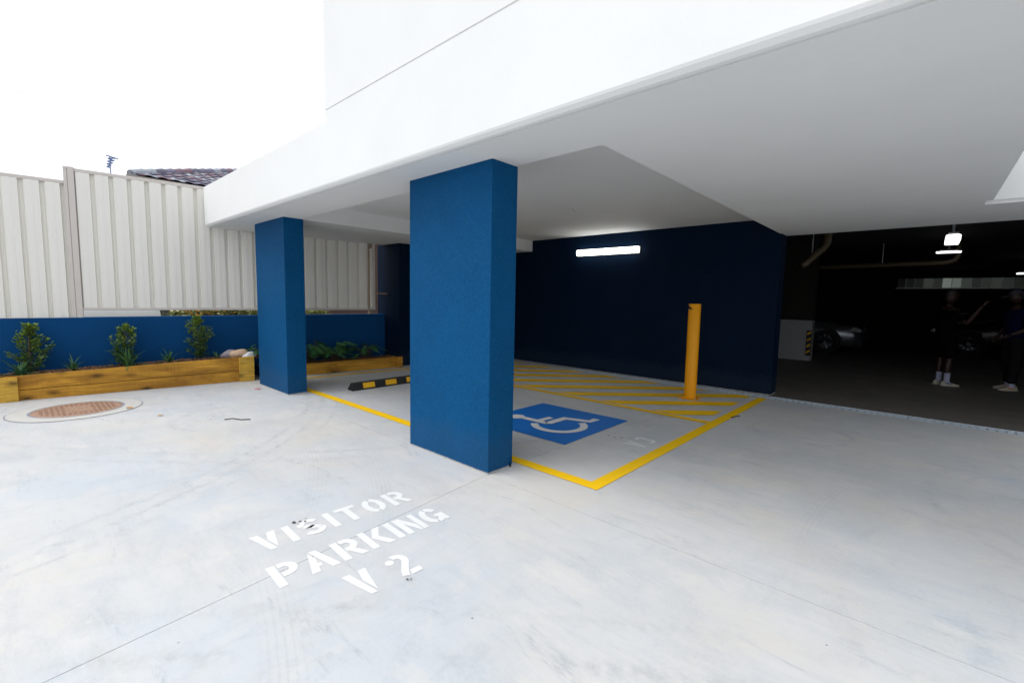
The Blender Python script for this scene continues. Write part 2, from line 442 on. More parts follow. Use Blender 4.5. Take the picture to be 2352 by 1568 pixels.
# --- concrete forecourt, one slab between joints each
fore = empty('forecourt', kind='structure', label='pale concrete forecourt slabs with thin saw cut joints')
G = .0018
xl = [(-2.42)]
ys = [-12.0, 2.392, 5.31, 7.252]
def slab(x0, x1, y0, y1, skew=False):
    bm = B()
    pts = [(x0, y0), (x1, y0), (x1, y1), (x0, y1)]
    if skew:        # the sawn joint in front of the column runs a little off square
        f = lambda y: -2.42 + (2.392 - y) * .104
        pts = [(x0 if x0 < -3 else f(y0) + G, y0), (x1 if x1 > 0 else f(y0) - G, y0), (x1 if x1 > 0 else f(y1) - G, y1), (x0 if x0 < -3 else f(y1) + G, y1)]
    prism(bm, pts, -.12, 0.0)
    return obj('slab', bm, M['concrete'], fore)
slab(-8.7, -2.42, ys[0], ys[1] - G, True); slab(-2.42, 12, ys[0], ys[1] - G, True)
slab(-8.7, -2.42 - G, ys[1] + G, ys[2] - G); slab(-2.42 + G, 12, ys[1] + G, ys[2] - G)
slab(-8.7, -2.42 - G, ys[2] + G, ys[3]); slab(-2.42 + G, 12, ys[2] + G, ys[3])
slab(-7.5, -5.205, 7.254, 7.53)
obj('joint_filler', sheet(B(), [(-8.6, -11.9), (11.9, -11.9), (11.9, 7.2), (-8.6, 7.2)], -.006), M['joint'], fore)

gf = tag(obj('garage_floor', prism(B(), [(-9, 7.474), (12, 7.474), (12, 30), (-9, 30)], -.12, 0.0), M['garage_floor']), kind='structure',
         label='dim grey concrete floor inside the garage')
yard = tag(obj('neighbour_yard', prism(B(), [(-60, -40), (-9.05, -40), (-8.95, 0), (-8.2, 5.4), (-8.2, 40), (-60, 40)], -.1, .18), M['yard']), kind='structure',
           label='neighbouring yard ground behind the steel fence')

# ================================================================== BUILDING
bld = empty('apartment_building', (0, 0, 0), 0, 'white rendered apartment building carried on deep blue columns above the parking bays', 'building')
# upper wall, above the groove
up = obj('upper_wall', prism(B(), [(-4.29, YF), (3.2, YF), (3.2, YF + .3), (-4.29, YF + .3)], 3.078, 6.2), M['white'], bld)
obj('wall_groove', prism(B(), [(-4.285, YF + .006), (3.2, YF + .006), (3.2, YF + .3), (-4.285, YF + .3)], 3.064, 3.078), M['white'], bld)
obj('upper_wall_return', prism(B(), [(-4.288, YF + .3), (-4.05, YF + .3), (-4.05, 9), (-4.288, 9)], 2.96, 6.2), M['white'], bld)
# fascia beam with rounded lower arris and drip groove
prof = [(YF, 2.968), (YF, S + .036), (YF + .006, S + .022), (YF + .026, S + .003), (YF + .040, S), (YF + .055, S), (YF + .055, S + .008), (YF + .07, S + .008), (YF + .07, S),
        (2.655, S), (2.655, 2.968)]
bm = extrude_x(B(), prof, -8.33, -4.2875)
obj('fascia_beam', bm, M['white'], bld)
prof2 = [(y, 3.064 if z > 2.9 else z) for y, z in prof]
obj('fascia_beam', extrude_x(B(), prof2, -4.2875, 3.2), M['white'], bld)
# soffits
bm = prism(B(), [(-8.33, 2.655), (-6.32, 2.655), (-6.32, 7.53), (-7.5, 7.53), (-7.5, 5.0), (-8.05, 5.0), (-8.1, 4.6), (-8.34, 2.85)], S, 2.95)
obj('bulkhead', bm, M['white'], bld)
obj('recessed_ceiling', prism(B(), [(-6.318, 2.657), (-1.652, 2.657), (-1.652, 7.85), (-6.318, 7.85)], 2.60, 2.9), M['white'], bld)
def ring_prism(bm, outer, hole, z0, z1):
    (x0, x1, y0, y1), (a0, a1, b0, b1) = outer, hole
    for r in ((x0, x1, y0, b0), (x0, x1, b1, y1), (x0, a0, b0, b1), (a1, x1, b0, b1)): box(bm, *r[:2], *r[2:], z0, z1)
    return bm
obj('driveway_soffit', ring_prism(B(), (-1.65, 3.2, 2.655, 7.83), (.337, 2.6, 2.85, 6.51), S, 2.95), M['white'], bld)  # right end stops short, out of view, so that side light gets in
well = obj('light_well', ring_prism(B(), (.18, 2.75, 2.7, 6.75), (.395, 2.54, 2.9, 6.495), S + .035, 3.2), M['white'], bld)
# blue columns
for k, (x0, x1, y0, y1, lab) in enumerate(((-3.445, -2.417, 2.405, 2.685, 'wide blue rendered column beside the wheelchair symbol'),
                                           (-7.37, -6.32, 2.44, 2.70, 'blue rendered column standing at the end of the timber planter'))):
    bm = B(); box(bm, x0, x1, y0, y1, 0, S + .002, .006)
    o = obj('column', bm, M['blue'], bld); o['label'] = lab
# paint drops under the soffit and a short conduit stub at the near column's foot
bm = tube(B(), [(-2.410, 2.655, 0), (-2.410, 2.655, .075), (-2.413, 2.662, .088)], .011, 8)
obj('conduit_stub', bm, M['blue'], bld, True)
# back wall in two panels with a fine joint, corner pier
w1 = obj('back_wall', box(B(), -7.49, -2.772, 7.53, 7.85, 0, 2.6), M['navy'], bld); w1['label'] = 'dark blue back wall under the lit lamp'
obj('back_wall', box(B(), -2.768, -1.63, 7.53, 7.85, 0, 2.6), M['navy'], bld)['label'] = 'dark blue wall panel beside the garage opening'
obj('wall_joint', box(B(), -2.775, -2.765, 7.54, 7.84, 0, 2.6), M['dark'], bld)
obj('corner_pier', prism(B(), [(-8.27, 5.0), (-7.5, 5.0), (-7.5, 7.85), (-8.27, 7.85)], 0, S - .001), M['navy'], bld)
obj('side_wing_wall', box(B(), 3.2, 12, 7.85, 8.15, 0, 6.2), M['white'], bld)  # unseen wing beyond the end cut short for side light; adds bounce
obj('wing_roof', box(B(), -4.05, 12, 8.16, 30, 3.001, 3.3), M['white'], bld)
# garage shell
obj('garage_ceiling', box(B(), -9, 12, 7.852, 30, 2.80, 3.0), M['unlit_garage'], bld)
obj('garage_wall', box(B(), -9, 12, 24, 24.2, 0, 2.8), M['unlit_garage'], bld)
obj('garage_wall', box(B(), 8, 8.2, 7.86, 24, 0, 2.8), M['unlit_garage'], bld)
obj('garage_wall', box(B(), -8.27, -7.9, 7.86, 24, 0, 2.8), M['unlit_garage'], bld)
obj('partition', box(B(), -7.9, -2.02, 13.0, 13.3, 0.98, 2.8), M['unlit_garage'], bld)
d_ = obj('partition_dado', box(B(), -7.9, -2.02, 12.995, 13.305, 0, .98), M['dado_white'], bld); d_['label'] = 'pale painted lower half of the garage partition'

# ------------------------------------------------------------------ floor drain
dr = empty('drain_channel', (-5, 7.36, 0), 0, 'galvanised grated drain channel along the garage threshold', 'drain')
W3 = lambda o: (setattr(o, 'matrix_parent_inverse', Matrix.Translation(-Vector(o.parent.location))), o)[1]
o = obj('channel', box(B(), -5.2, 12, 7.254, 7.472, -.11, -.045), M['dark'], dr); W3(o)
def grate_mesh():
    bm = B(); L = .508
    for y in (0.0, .200): box(bm, 0, L, y, y + .012, -.03, .002)
    for k in range(7):
        x0 = k * L / 7
        box(bm, x0 + .002, x0 + .030, .012, .200, -.030, -.026)
        for j in range(8): box(bm, x0 + .030, x0 + L / 7 - .001, .018 + j * .0228, .018 + j * .0228 + .0135, -.02, .001)
    return bm
first = None
for k in range(26):
    x = -5.18 + k * .511
    if first is None:
        o = obj('grate', grate_mesh(), M['grate'], dr); first = o
    else:
        o = link(first.copy(), dr)
    o.location = (x + 5, 7.257 - 7.36, 0)

# ------------------------------------------------------------------ painted markings
def strip(name, pts, mt, parent, z=.004): return obj(name, sheet(B(), pts, z), mt, parent)
bay = empty('bay_outline', (0, 0, 0), 0, 'yellow painted outline of the accessible parking bay', 'line marking')
strip('line', [(-7.30, 2.728), (-1.655, 2.752), (-1.765, 2.858), (-7.30, 2.838)], M['yellow'], bay)
strip('line', [(-1.655, 2.752), (-1.60, 7.225), (-1.71, 7.235), (-1.765, 2.858)], M['yellow'], bay)
strip('line', [(-7.1, 5.165), (-1.742, 5.205), (-1.741, 5.315), (-7.1, 5.275)], M['yellow'], bay)
strip('line', [(-7.50, 3.0), (-7.40, 3.0), (-7.09, 5.40), (-7.19, 5.40)], M['yellow'], bay)
hat = empty('hatched_marking', (0, 0, 0), 0, 'yellow diagonal hatching painted between the bay and the back wall', 'hatching')
def clip(poly, ax, lim, keep_less):
    out = []
    for i in range(len(poly)):
        a, b = poly[i], poly[(i + 1) % len(poly)]
        ia = (a[ax] <= lim) == keep_less; ib = (b[ax] <= lim) == keep_less
        if ia: out.append(a)
        if ia != ib:
            tt = (lim - a[ax]) / (b[ax] - a[ax]); out.append((a[0] + (b[0] - a[0]) * tt, a[1] + (b[1] - a[1]) * tt))
    return out
for k in range(10):
    x = -2.42 - .755 * k
    p = [(x, 5.385), (x + .32, 5.385), (x + .32 + 2.4, 5.385 + 2.28), (x + 2.4, 5.385 + 2.28)]
    p = [(a - .3, b - .285) if i < 2 else (a, b) for i, (a, b) in enumerate(p)]
    for ax, lim, less in ((0, -1.815, True), (0, -6.9, False), (1, 5.345, False), (1, 7.235, True)):
        if p: p = clip(p, ax, lim, less)
    if len(p) > 2: strip('stripe', p, M['yellow'], hat)
# wheelchair symbol
isa = empty('wheelchair_symbol', (0, 0, 0), 0, 'blue painted square with white wheelchair symbol on the bay floor', 'floor symbol')
strip('blue_square', [(-3.642, 3.41), (-2.42, 3.424), (-2.42, 4.65), (-3.642, 4.63)], M['isa_blue'], isa, .004)
def stroke(bm, pts, w, z, closed=False):
    pts = [Vector((p[0], p[1])) for p in pts]; L, Rr = [], []
    for i, p in enumerate(pts):
        a = pts[max(i - 1, 0)]; b = pts[min(i + 1, len(pts) - 1)]
        d = (b - a).normalized(); n = Vector((-d.y, d.x))
        if 0 < i < len(pts) - 1:
            d1 = (p - a).normalized(); n1 = Vector((-d1.y, d1.x)); c = max(.35, n.dot(n1)); n = n / c
        L.append(bm.verts.new((*(p + n * w / 2), z))); Rr.append(bm.verts.new((*(p - n * w / 2), z)))
    for i in range(len(pts) - 1): bm.faces.new((L[i], L[i + 1], Rr[i + 1], Rr[i]))
    return bm
def arc(cx, cy, rx, ry, a0, a1, n=24): return [(cx + rx * math.cos(R(a0 + (a1 - a0) * i / n)), cy + ry * math.sin(R(a0 + (a1 - a0) * i / n))) for i in range(n + 1)]
z8 = .008
strip('head', arc(-3.41, 3.86, .088, .09, 0, 360, 28)[:-1], M['white_line'], isa, z8)
bm = stroke(B(), [(-3.33, 3.875), (-2.995, 3.885), (-2.985, 3.91), (-2.975, 4.195), (-2.70, 4.29), (-2.70, 4.435)], .088, z8)
obj('figure', bm, M['white_line'], isa)
obj('arm', stroke(B(), [(-3.125, 3.90), (-3.105, 4.11)], .075, z8 + .0005), M['white_line'], isa)
obj('wheel', stroke(B(), arc(-2.86, 3.93, .268, .268, 214, 420, 40), .082, z8 + .001), M['white_line'], isa)

# ------------------------------------------------------------------ stencil lettering
def glyph(ch):
    P = []; s = .19
    def poly(*p): P.append(('p', p))
    def st(pts, w=s): P.append(('s', pts, w))
    w = .62
    if ch == 'V': poly((0, 1), (.21, 1), (.41, 0), (.25, 0)); poly((.43, 1), (.64, 1), (.455, .05), (.345, .55)); w = .64
    elif ch == 'I': poly((0, 0), (.19, 0), (.19, 1), (0, 1)); w = .19
    elif ch == 'S': st(arc(.31, .725, .215, .18, 20, 205)); st(arc(.31, .725, .215, .18, 212, 262) + arc(.31, .275, .215, .18, 88, 25)); st(arc(.31, .275, .215, .18, 18, -160))
    elif ch == 'T': poly((0, 1), (.62, 1), (.62, .82), (.405, .82), (.405, 0), (.215, 0), (.215, .82), (0, .82))
    elif ch == 'O': st(arc(.31, .5, .22, .405, 98, 262)); st(arc(.31, .5, .22, .405, 82, -82))
    elif ch in 'PR':
        poly((0, 0), (.19, 0), (.19, 1), (0, 1)); st([(.225, .905), (.34, .905)] + arc(.34, .69, .185, .215, 88, -88) + [(.225, .475)])
        if ch == 'R': poly((.27, .40), (.46, .40), (.66, 0), (.45, 0)); w = .66
    elif ch == 'A': poly((0, 0), (.20, 0), (.245, .22), (.345, .22), (.345, .38), (.275, .38), (.315, .62), (.24, .97)); poly((.27, 1), (.45, 1), (.70, 0), (.49, 0)); w = .70
    elif ch == 'K': poly((0, 0), (.19, 0), (.19, 1), (0, 1)); poly((.225, .52), (.46, 1), (.68, 1), (.43, .52), (.68, 0), (.46, 0)); w = .68
    elif ch == 'N': poly((0, 0), (.185, 0), (.185, .62), (.40, 0), (.46, 0), (.46, .38), (.21, 1), (0, 1)); poly((.49, 0), (.66, 0), (.66, 1), (.49, 1)); w = .66
    elif ch == 'G': st(arc(.32, .5, .225, .405, 30, 92)); st(arc(.32, .5, .225, .405, 104, 258)); st(arc(.32, .5, .225, .405, 270, 335)); poly((.36, .50), (.66, .50), (.66, .02), (.52, .02), (.47, .34), (.36, .34)); w = .66
    elif ch == '2': poly(*arc(.13, .76, .12, .115, 0, 360, 18)[:-1]); st(arc(.33, .70, .19, .205, 112, -40) + [(.36, .40), (.24, .22), (.16, .05)]); poly((.30, 0), (.64, 0), (.64, .19), (.36, .19)); w = .64
    elif ch == '3': st(arc(.29, .735, .215, .17, 150, -75)); st(arc(.29, .27, .235, .18, 78, -150))
    return P, w
def lettering(parent, text, origin, du, h, gap, wid=1.0, space=.35):
    du = Vector(du).normalized(); dv = Vector((-du.y, du.x)); x = 0.0
    for ch in text:
        if ch == ' ': x += space; continue
        P, w = glyph(ch); bm = B()
        for n, e in enumerate(P):
            zz = .0014 + n * .0003
            if e[0] == 'p': bm.faces.new([bm.verts.new((a, b, zz)) for a, b in e[1]])
            else: stroke(bm, e[1], e[2], zz)
        for v in bm.verts:
            q = Vector(origin) + du * (x + v.co.x * wid) * h + dv * v.co.y * h
            v.co.x, v.co.y = q.x, q.y
        obj('letter', bm, M['white_line'], parent)
        x += w * wid + gap
tx = empty('painted_lettering', (0, 0, 0), 0, 'white stencilled words visitor parking V2 on the open concrete', 'floor lettering')
DU = (.036, 1)
lettering(tx, 'VISITOR', (-2.492, .802), DU, .208, .165, 1.0)
lettering(tx, 'PARKING', (-2.122, .760), DU, .208, .105, 1.0)
lettering(tx, 'V 2', (-1.782, .985), DU, .21, .10, .92, .30)
tv = empty('painted_lettering', (0, 0, 0), 0, 'small white stencilled V3 beside the wheelchair symbol', 'floor lettering')
lettering(tv, 'V3', (-1.855, 3.865), (.02, 1), .205, .32, .98)

# ------------------------------------------------------------------ left boundary: planter line helper
DN = Vector((.135, 1.0)).normalized(); NN = Vector((-DN.y, DN.x))   # along, and away from the camera
def PL(y, off=0.0):
    return Vector((-8.13 + .135 * y, y)) + NN * off
def along_prism(bm, ya, yb, o0, o1, za, zb, z0a=0.0, z0b=0.0, bev=0.0):
    """block between planter-line stations ya..yb, offsets o0..o1, top height za at ya and zb at yb"""
    c = [PL(ya, o0), PL(yb, o0), PL(yb, o1), PL(ya, o1)]
    lo = (z0a, z0b, z0b, z0a); hi = (za, zb, zb, za)
    a = [bm.verts.new((p.x, p.y, z)) for p, z in zip(c, lo)]; b = [bm.verts.new((p.x, p.y, z)) for p, z in zip(c, hi)]
    fs = [bm.faces.new(a[::-1]), bm.faces.new(b)] + [bm.faces.new((a[i], a[(i + 1) % 4], b[(i + 1) % 4], b[i])) for i in range(4)]
    if bev:
        es = list({e for f in fs for e in f.edges}); bmesh.ops.bevel(bm, geom=es, offset=bev, segments=2, profile=.6, affect='EDGES')
    return bm

wall = empty('boundary_wall', (*PL(0, .55), 0), 0, 'low blue rendered boundary wall behind the planter', 'wall')
o = obj('wall_body', along_prism(B(), -6, 4.95, .56, .76, .955, 1.012, bev=.008), M['boundary_blue'], wall); W3(o)

# planters
def planter(name, lab): return empty(name, (0, 0, 0), 0, lab, 'planter')
p1 = planter('timber_planter', 'long yellow brown timber planter of two stacked boards in daylight')
hz = lambda y: .305 + .03 * y
hm = lambda y: .125 + .018 * y
obj('board', along_prism(B(), -2.2, 2.36, 0, .05, hm(-2.2), hm(2.36), bev=.004), M['wood'], p1)
obj('board', along_prism(B(), -2.2, 2.36, 0, .05, hz(-2.2), hz(2.36), hm(-2.2) + .007, hm(2.36) + .007, bev=.004), M['wood'], p1)
obj('post', along_prism(B(), -.22, -.02, -.055, -.001, hz(-.1) - .012, hz(0) - .012, bev=.004), M['wood_post'], p1)
obj('post', along_prism(B(), 2.30, 2.50, -.055, -.002, hz(2.3) + .004, hz(2.5) + .004, bev=.004), M['wood_post'], p1)
for y in (2.36, 2.45):
    for z in (.32, .14):
        q = PL(y, -.056); bm = lathe(B(), [(0, 0), (.006, .001), (.006, .004), (0, .004)], seg=8)
        o = obj('bolt', bm, M['steel'], p1); o.rotation_euler = (0, R(90), 0); o.location = (q.x, q.y, z)
p2 = planter('timber_planter', 'short single board timber planter in the shade behind the column')
obj('board', along_prism(B(), 2.68, 4.93, .03, .08, .19, .205, bev=.004), M['wood'], p2)
obj('post', along_prism(B(), 4.90, 5.03, -.015, .029, .205, .206, bev=.004), M['wood'], p2)
obj('board', along_prism(B(), 4.935, 4.985, .032, .62, .196, .19, bev=.004), M['wood'], p2)

# mulch beds with chips
def bed(name, lab, y0, y1, off0, off1, zfun, n, seed):
    r = random.Random(seed); bm = B(); nx, ny = 5, 40
    V = []
    for j in range(ny + 1):
        y = y0 + (y1 - y0) * j / ny; row = []
        for i in range(nx + 1):
            q = PL(y, off0 + (off1 - off0) * i / nx)
            row.append(bm.verts.new((q.x, q.y, zfun(y) + r.uniform(-.012, .012) + .03 * math.sin(math.pi * i / nx))))
        V.append(row)
    for j in range(ny):
        for i in range(nx): bm.faces.new((V[j][i], V[j][i + 1], V[j + 1][i + 1], V[j + 1][i]))
    o = tag(obj(name, bm, M['bark'], None, True), lab, 'mulch', kind='stuff')
    bm = B()
    for k in range(n):
        y = r.uniform(y0, y1); f = r.random(); q = PL(y, off0 + .01 + (off1 - off0 - .02) * f)
        z = zfun(y) + .03 * math.sin(math.pi * f) + r.uniform(.0, .012)
        L, Wd, T = r.uniform(.012, .04), r.uniform(.006, .014), r.uniform(.002, .006)
        mt = Matrix.Translation((q.x, q.y, z)) @ Matrix.Rotation(r.uniform(0, 6.28), 4, 'Z') @ Matrix.Rotation(r.uniform(-.5, .5), 4, 'X') @ Matrix.Rotation(r.uniform(-.5, .5), 4, 'Y')
        vs = [bm.verts.new(mt @ Vector((sx * L, sy * Wd, sz * T))) for sz in (-1, 1) for sx, sy in ((-1, -.6), (1, -1), (.8, 1), (-1, .8))]
        for q4 in ((3, 2, 1, 0), (4, 5, 6, 7), (0, 1, 5, 4), (1, 2, 6, 5), (2, 3, 7, 6), (3, 0, 4, 7)): bm.faces.new([vs[i] for i in q4])
    c = obj('bark_chips', bm, M['chip'], o); c['kind'] = 'stuff'
    return o
bed('mulch', 'brown bark mulch filling the long planter', -2.2, 2.62, .05, .56, lambda y: .262 + .03 * y, 1500, 3)
bed('mulch', 'dark bark mulch in the shaded short planter', 2.62, 4.93, .08, .56, lambda y: .155, 900, 4)

# ------------------------------------------------------------------ steel fence
def sheet_profile(s0, s1, pitch=.193, phase=0.0, depth=.046):
    """offsets (s, out) of a ribbed sheet: broad pans standing forward, narrow troughs"""
    pts = []; k = math.floor((s0 - phase) / pitch) - 1
    while True:
        b = phase + k * pitch
        for ds, o in ((0, depth), (.006, 0), (.036, 0), (.056, depth), (.085, depth), (.090, depth + .002), (.13, depth + .002), (.135, depth)):
            pts.append((b + ds, o))
        k += 1
        if b > s1: break
    out = []
    for i in range(len(pts) - 1):
        a, c = pts[i], pts[i + 1]
        if c[0] < s0 or a[0] > s1: continue
        if a[0] < s0: a = (s0, a[1] + (c[1] - a[1]) * (s0 - a[0]) / (c[0] - a[0]))
        if c[0] > s1: c = (s1, a[1] + (c[1] - a[1]) * (s1 - a[0]) / max(1e-6, c[0] - a[0]))
        if not out: out.append(a)
        out.append(c)
    return out
FO = .62
def fence_sheet(parent, y0, y1, z0, z1, phase):
    bm = B(); prev = None
    pr = sheet_profile(y0, y1, phase=phase)
    rows = []
    for s, o in pr:
        q = PL(s, FO + .02 - o); q2 = PL(s, FO + .0215 - o)
        rows.append([bm.verts.new((q.x, q.y, z0)), bm.verts.new((q.x, q.y, z1)), bm.verts.new((q2.x, q2.y, z1)), bm.verts.new((q2.x, q2.y, z0))])
    for a, b in zip(rows, rows[1:]):
        for i in range(4): bm.faces.new((a[i], b[i], b[(i + 1) % 4], a[(i + 1) % 4]))
    return obj('sheet', bm, M['fence'], parent)
def rail(parent, y0, y1, z0, z1, mt=None, name='rail', o0=-.03, o1=.03):
    return obj(name, along_prism(B(), y0, y1, FO + o0, FO + o1, z1, z1, z0, z0, bev=.010), mt or M['fence_trim'], parent)
def fpost(parent, y, w, z0, z1, mt=None):
    o = obj('post', along_prism(B(), y, y + w * .36, FO - .030, FO + .03, z1, z1, z0, z0, bev=.006), mt or M['fence_trim'], parent)
    obj('post_channel', along_prism(B(), y + w * .40, y + w, FO - .042, FO + .03, z1, z1, z0, z0, bev=.006), mt or M['fence_trim'], parent)
    obj('post_web', along_prism(B(), y + w * .30, y + w * .46, FO - .018, FO + .02, z1 - .01, z1 - .01, z0, z0), mt or M['fence_trim'], parent)
f1 = empty('steel_fence', (0, 0, 0), 0, 'tall cream ribbed steel fence panels raised above the blue wall', 'fence')
for a, b in ((.54, 1.34), (1.342, 2.11), (2.112, 2.90), (2.97, 3.75), (3.752, 4.61)): fence_sheet(f1, a, b, 1.12, 2.97, .711 if a < 2.95 else .711)
rail(f1, .56, 2.90, 2.952, 3.0, name='top_rail'); rail(f1, 2.97, 4.61, 2.952, 3.0, name='top_rail')
rail(f1, .56, 2.90, 1.088, 1.13, name='bottom_rail'); rail(f1, 2.97, 4.61, 1.088, 1.13, name='bottom_rail')
fpost(f1, .455, .105, .965, 3.012); fpost(f1, 2.905, .06, 1.0, 3.0); fpost(f1, 4.62, .05, 1.0, S - .005, M['fence_dark'])
f0 = empty('steel_fence', (0, 0, 0), 0, 'lower cream ribbed steel fence panel resting on the blue wall', 'fence')
for a, b in ((-1.93, -1.12), (-1.118, -.33), (-.328, .453)): fence_sheet(f0, a, b, .985, 2.79, .222)
rail(f0, -1.95, .455, 2.775, 2.822, name='top_rail'); rail(f0, -1.95, .455, .962, .99, name='bottom_rail')
f2 = empty('fence_infill', (0, 0, 0), 0, 'narrow brown framed steel infill panel between fence and corner pier', 'fence')
def framed(y, w, z0, z1, x, nm, mt): return obj(nm, box(B(), x, x + w, y, y + .04, z0, z1, .004), mt, f2)
XI0, XI1 = -8.12, -7.925
framed(4.70, .03, 1.1, 2.33, XI0, 'frame_stile', M['fence_dark']); framed(4.70, .055, 1.1, 2.36, XI1 - .055, 'frame_stile', M['fence_trim'])
framed(4.702, XI1 - XI0 - .09, 1.1, 1.15, XI0 + .032, 'frame_rail', M['fence_trim']); framed(4.702, XI1 - XI0 - .09, 2.28, 2.33, XI0 + .032, 'frame_rail', M['fence_dark'])
obj('sheet', box(B(), XI0 + .03, XI1 - .055, 4.718, 4.724, 1.15, 2.28), M['fence'], f2)
obj('rib', box(B(), XI0 + .07, XI0 + .10, 4.706, 4.717, 1.15, 2.28, .003), M['fence'], f2)
for z in (1.42, 2.05): obj('bracket', box(B(), XI1 - .03, XI1 + .05, 4.69, 4.698, z, z + .025), M['steel'], f2)
obj('bracket', box(B(), XI1 - .055, XI1 + .0, 4.742, 5.0, 1.4, 1.43), M['fence_dark'], f2)

# ------------------------------------------------------------------ plants
def leaf_quad(bm, mt, L, W):
    """a small folded leaf of four triangles-worth of faces"""
    a = bm.verts.new(mt @ Vector((0, 0, 0))); t_ = bm.verts.new(mt @ Vector((L, 0, -.12 * L)))
    m1 = bm.verts.new(mt @ Vector((.45 * L, .5 * W, .10 * W))); m2 = bm.verts.new(mt @ Vector((.45 * L, -.5 * W, .10 * W)))
    mid = bm.verts.new(mt @ Vector((.5 * L, 0, -.02 * L)))
    bm.faces.new((a, mid, m1)); bm.faces.new((mid, t_, m1)); bm.faces.new((a, m2, mid)); bm.faces.new((mid, m2, t_))
def orient(p, d, roll=0.0):
    d = Vector(d).normalized(); q = d.to_track_quat('X', 'Z').to_matrix().to_4x4()
    return Matrix.Translation(p) @ q @ Matrix.Rotation(roll, 4, 'X')
def shrub(y, off, z0, h, wid, seed, lab, nb=34, lpb=26, L=.034, ell=1.0, group='young shrubs in the long planter'):
    r = random.Random(seed); q = PL(y, off)
    root = empty('shrub', (q.x, q.y, z0), 0, lab, 'shrub', group)
    st, lf = B(), B()
    top = Vector((r.uniform(-.02, .02), r.uniform(-.02, .02), h * .93))
    tube(st, [(0, 0, -.03), (r.uniform(-.01, .01), 0, h * .4), tuple(top)], [.009, .006, .002], 6)
    for k in range(nb):
        f = (k + .5) / nb; z = h * (.10 + .86 * f)
        env = wid * .5 * (math.sin(math.pi * min(1, .16 + f * .80)) ** .7) * r.uniform(.35, 1.15)
        if f > .82: env *= .75
        a = r.uniform(0, 6.283); base = Vector((top.x * f, top.y * f, max(.02, z - env * .75)))
        tip = Vector((math.cos(a) * env, math.sin(a) * env, min(h, z + env * .35)))
        tube(st, [tuple(base), tuple(base.lerp(tip, .6) + Vector((0, 0, -.01))), tuple(tip)], [.003, .002, .001], 4, False)
        for j in range(lpb):
            g_ = r.uniform(.25, 1.05) ** .7; p = base.lerp(tip, g_) + Vector((r.gauss(0, .015), r.gauss(0, .015), r.gauss(0, .015)))
            d = Vector((r.gauss(0, 1), r.gauss(0, 1), r.uniform(-.2, 1.1))) + Vector((math.cos(a), math.sin(a), .4)) * .6
            s_ = r.uniform(.6, 1.1)
            leaf_quad(lf, orient(p, d, r.uniform(-1, 1)), L * s_, L * .55 * s_)
    obj('stem', st, M['stem'], root)
    o = obj('foliage', lf, M['leaf'], root); setvar(o, seed, 4)
    # brighter young tips towards the top
    at = o.data.attributes['leafvar'].data
    for i, pgn in enumerate(o.data.polygons):
        zc = pgn.center.z / h
        at[i].value = min(1, at[i].value * (.35 + 1.25 * zc ** 1.6))
    return root
shrub(.05, .34, .25, .68, .40, 11, 'pale bushy shrub at the far left end of the long planter', 46, 36, .044)
shrub(.98, .34, .275, .63, .33, 12, 'dark leafy shrub between two strap leaf clumps', 42, 36, .040)
shrub(1.83, .34, .31, .715, .32, 13, 'upright shrub whose bright green tip rises over the blue wall', 54, 38, .038)
def strap(y, off, z0, n, L, seed, lab, up_=.9, group='strap leaf clumps in the long planter'):
    r = random.Random(seed); q = PL(y, off); root = empty('strap_plant', (q.x, q.y, z0), 0, lab, 'plant', group)
    bm = B(); k6 = 6
    for k in range(n):
        a = r.uniform(0, 6.283); el = r.uniform(.35, 1.45) if r.random() > .3 else r.uniform(1.1, 1.5)
        l = L * r.uniform(.6, 1.1); w = r.uniform(.008, .014); p = Vector((r.gauss(0, .012), r.gauss(0, .012), 0))
        hd = Vector((math.cos(a), math.sin(a), 0)); sd = Vector((-hd.y, hd.x, 0)); prev = None; cur = p.copy(); e = el
        for j in range(k6 + 1):
            ww = w * (1 - (j / k6) ** 2.2) + .0006
            pair = (bm.verts.new(cur + sd * ww), bm.verts.new(cur - sd * ww))
            if prev: bm.faces.new((prev[0], prev[1], pair[1], pair[0]))
            prev = pair; cur.z = max(cur.z, .012 * j); cur = cur + (hd * math.cos(e) + Vector((0, 0, 1)) * math.sin(e)) * l / k6; e -= (2.0 - el) * .28 * r.uniform(.6, 1.2)
    o = obj('blades', bm, M['blade'], root, True); setvar(o, seed, k6)
    return root
strap(-.03, .20, .262, 40, .30, 21, 'strap leaf clump under the pale bushy shrub')
strap(.45, .27, .280, 30, .26, 22, 'small strap leaf clump between the pale and the dark shrub')
strap(1.0, .20, .295, 44, .38, 23, 'large strap leaf clump in front of the dark shrub')
strap(1.46, .30, .31, 30, .30, 24, 'strap leaf clump between the dark and the upright shrub')
strap(2.04, .26, .33, 22, .17, 25, 'tiny strap leaf tuft beside the pale rocks')
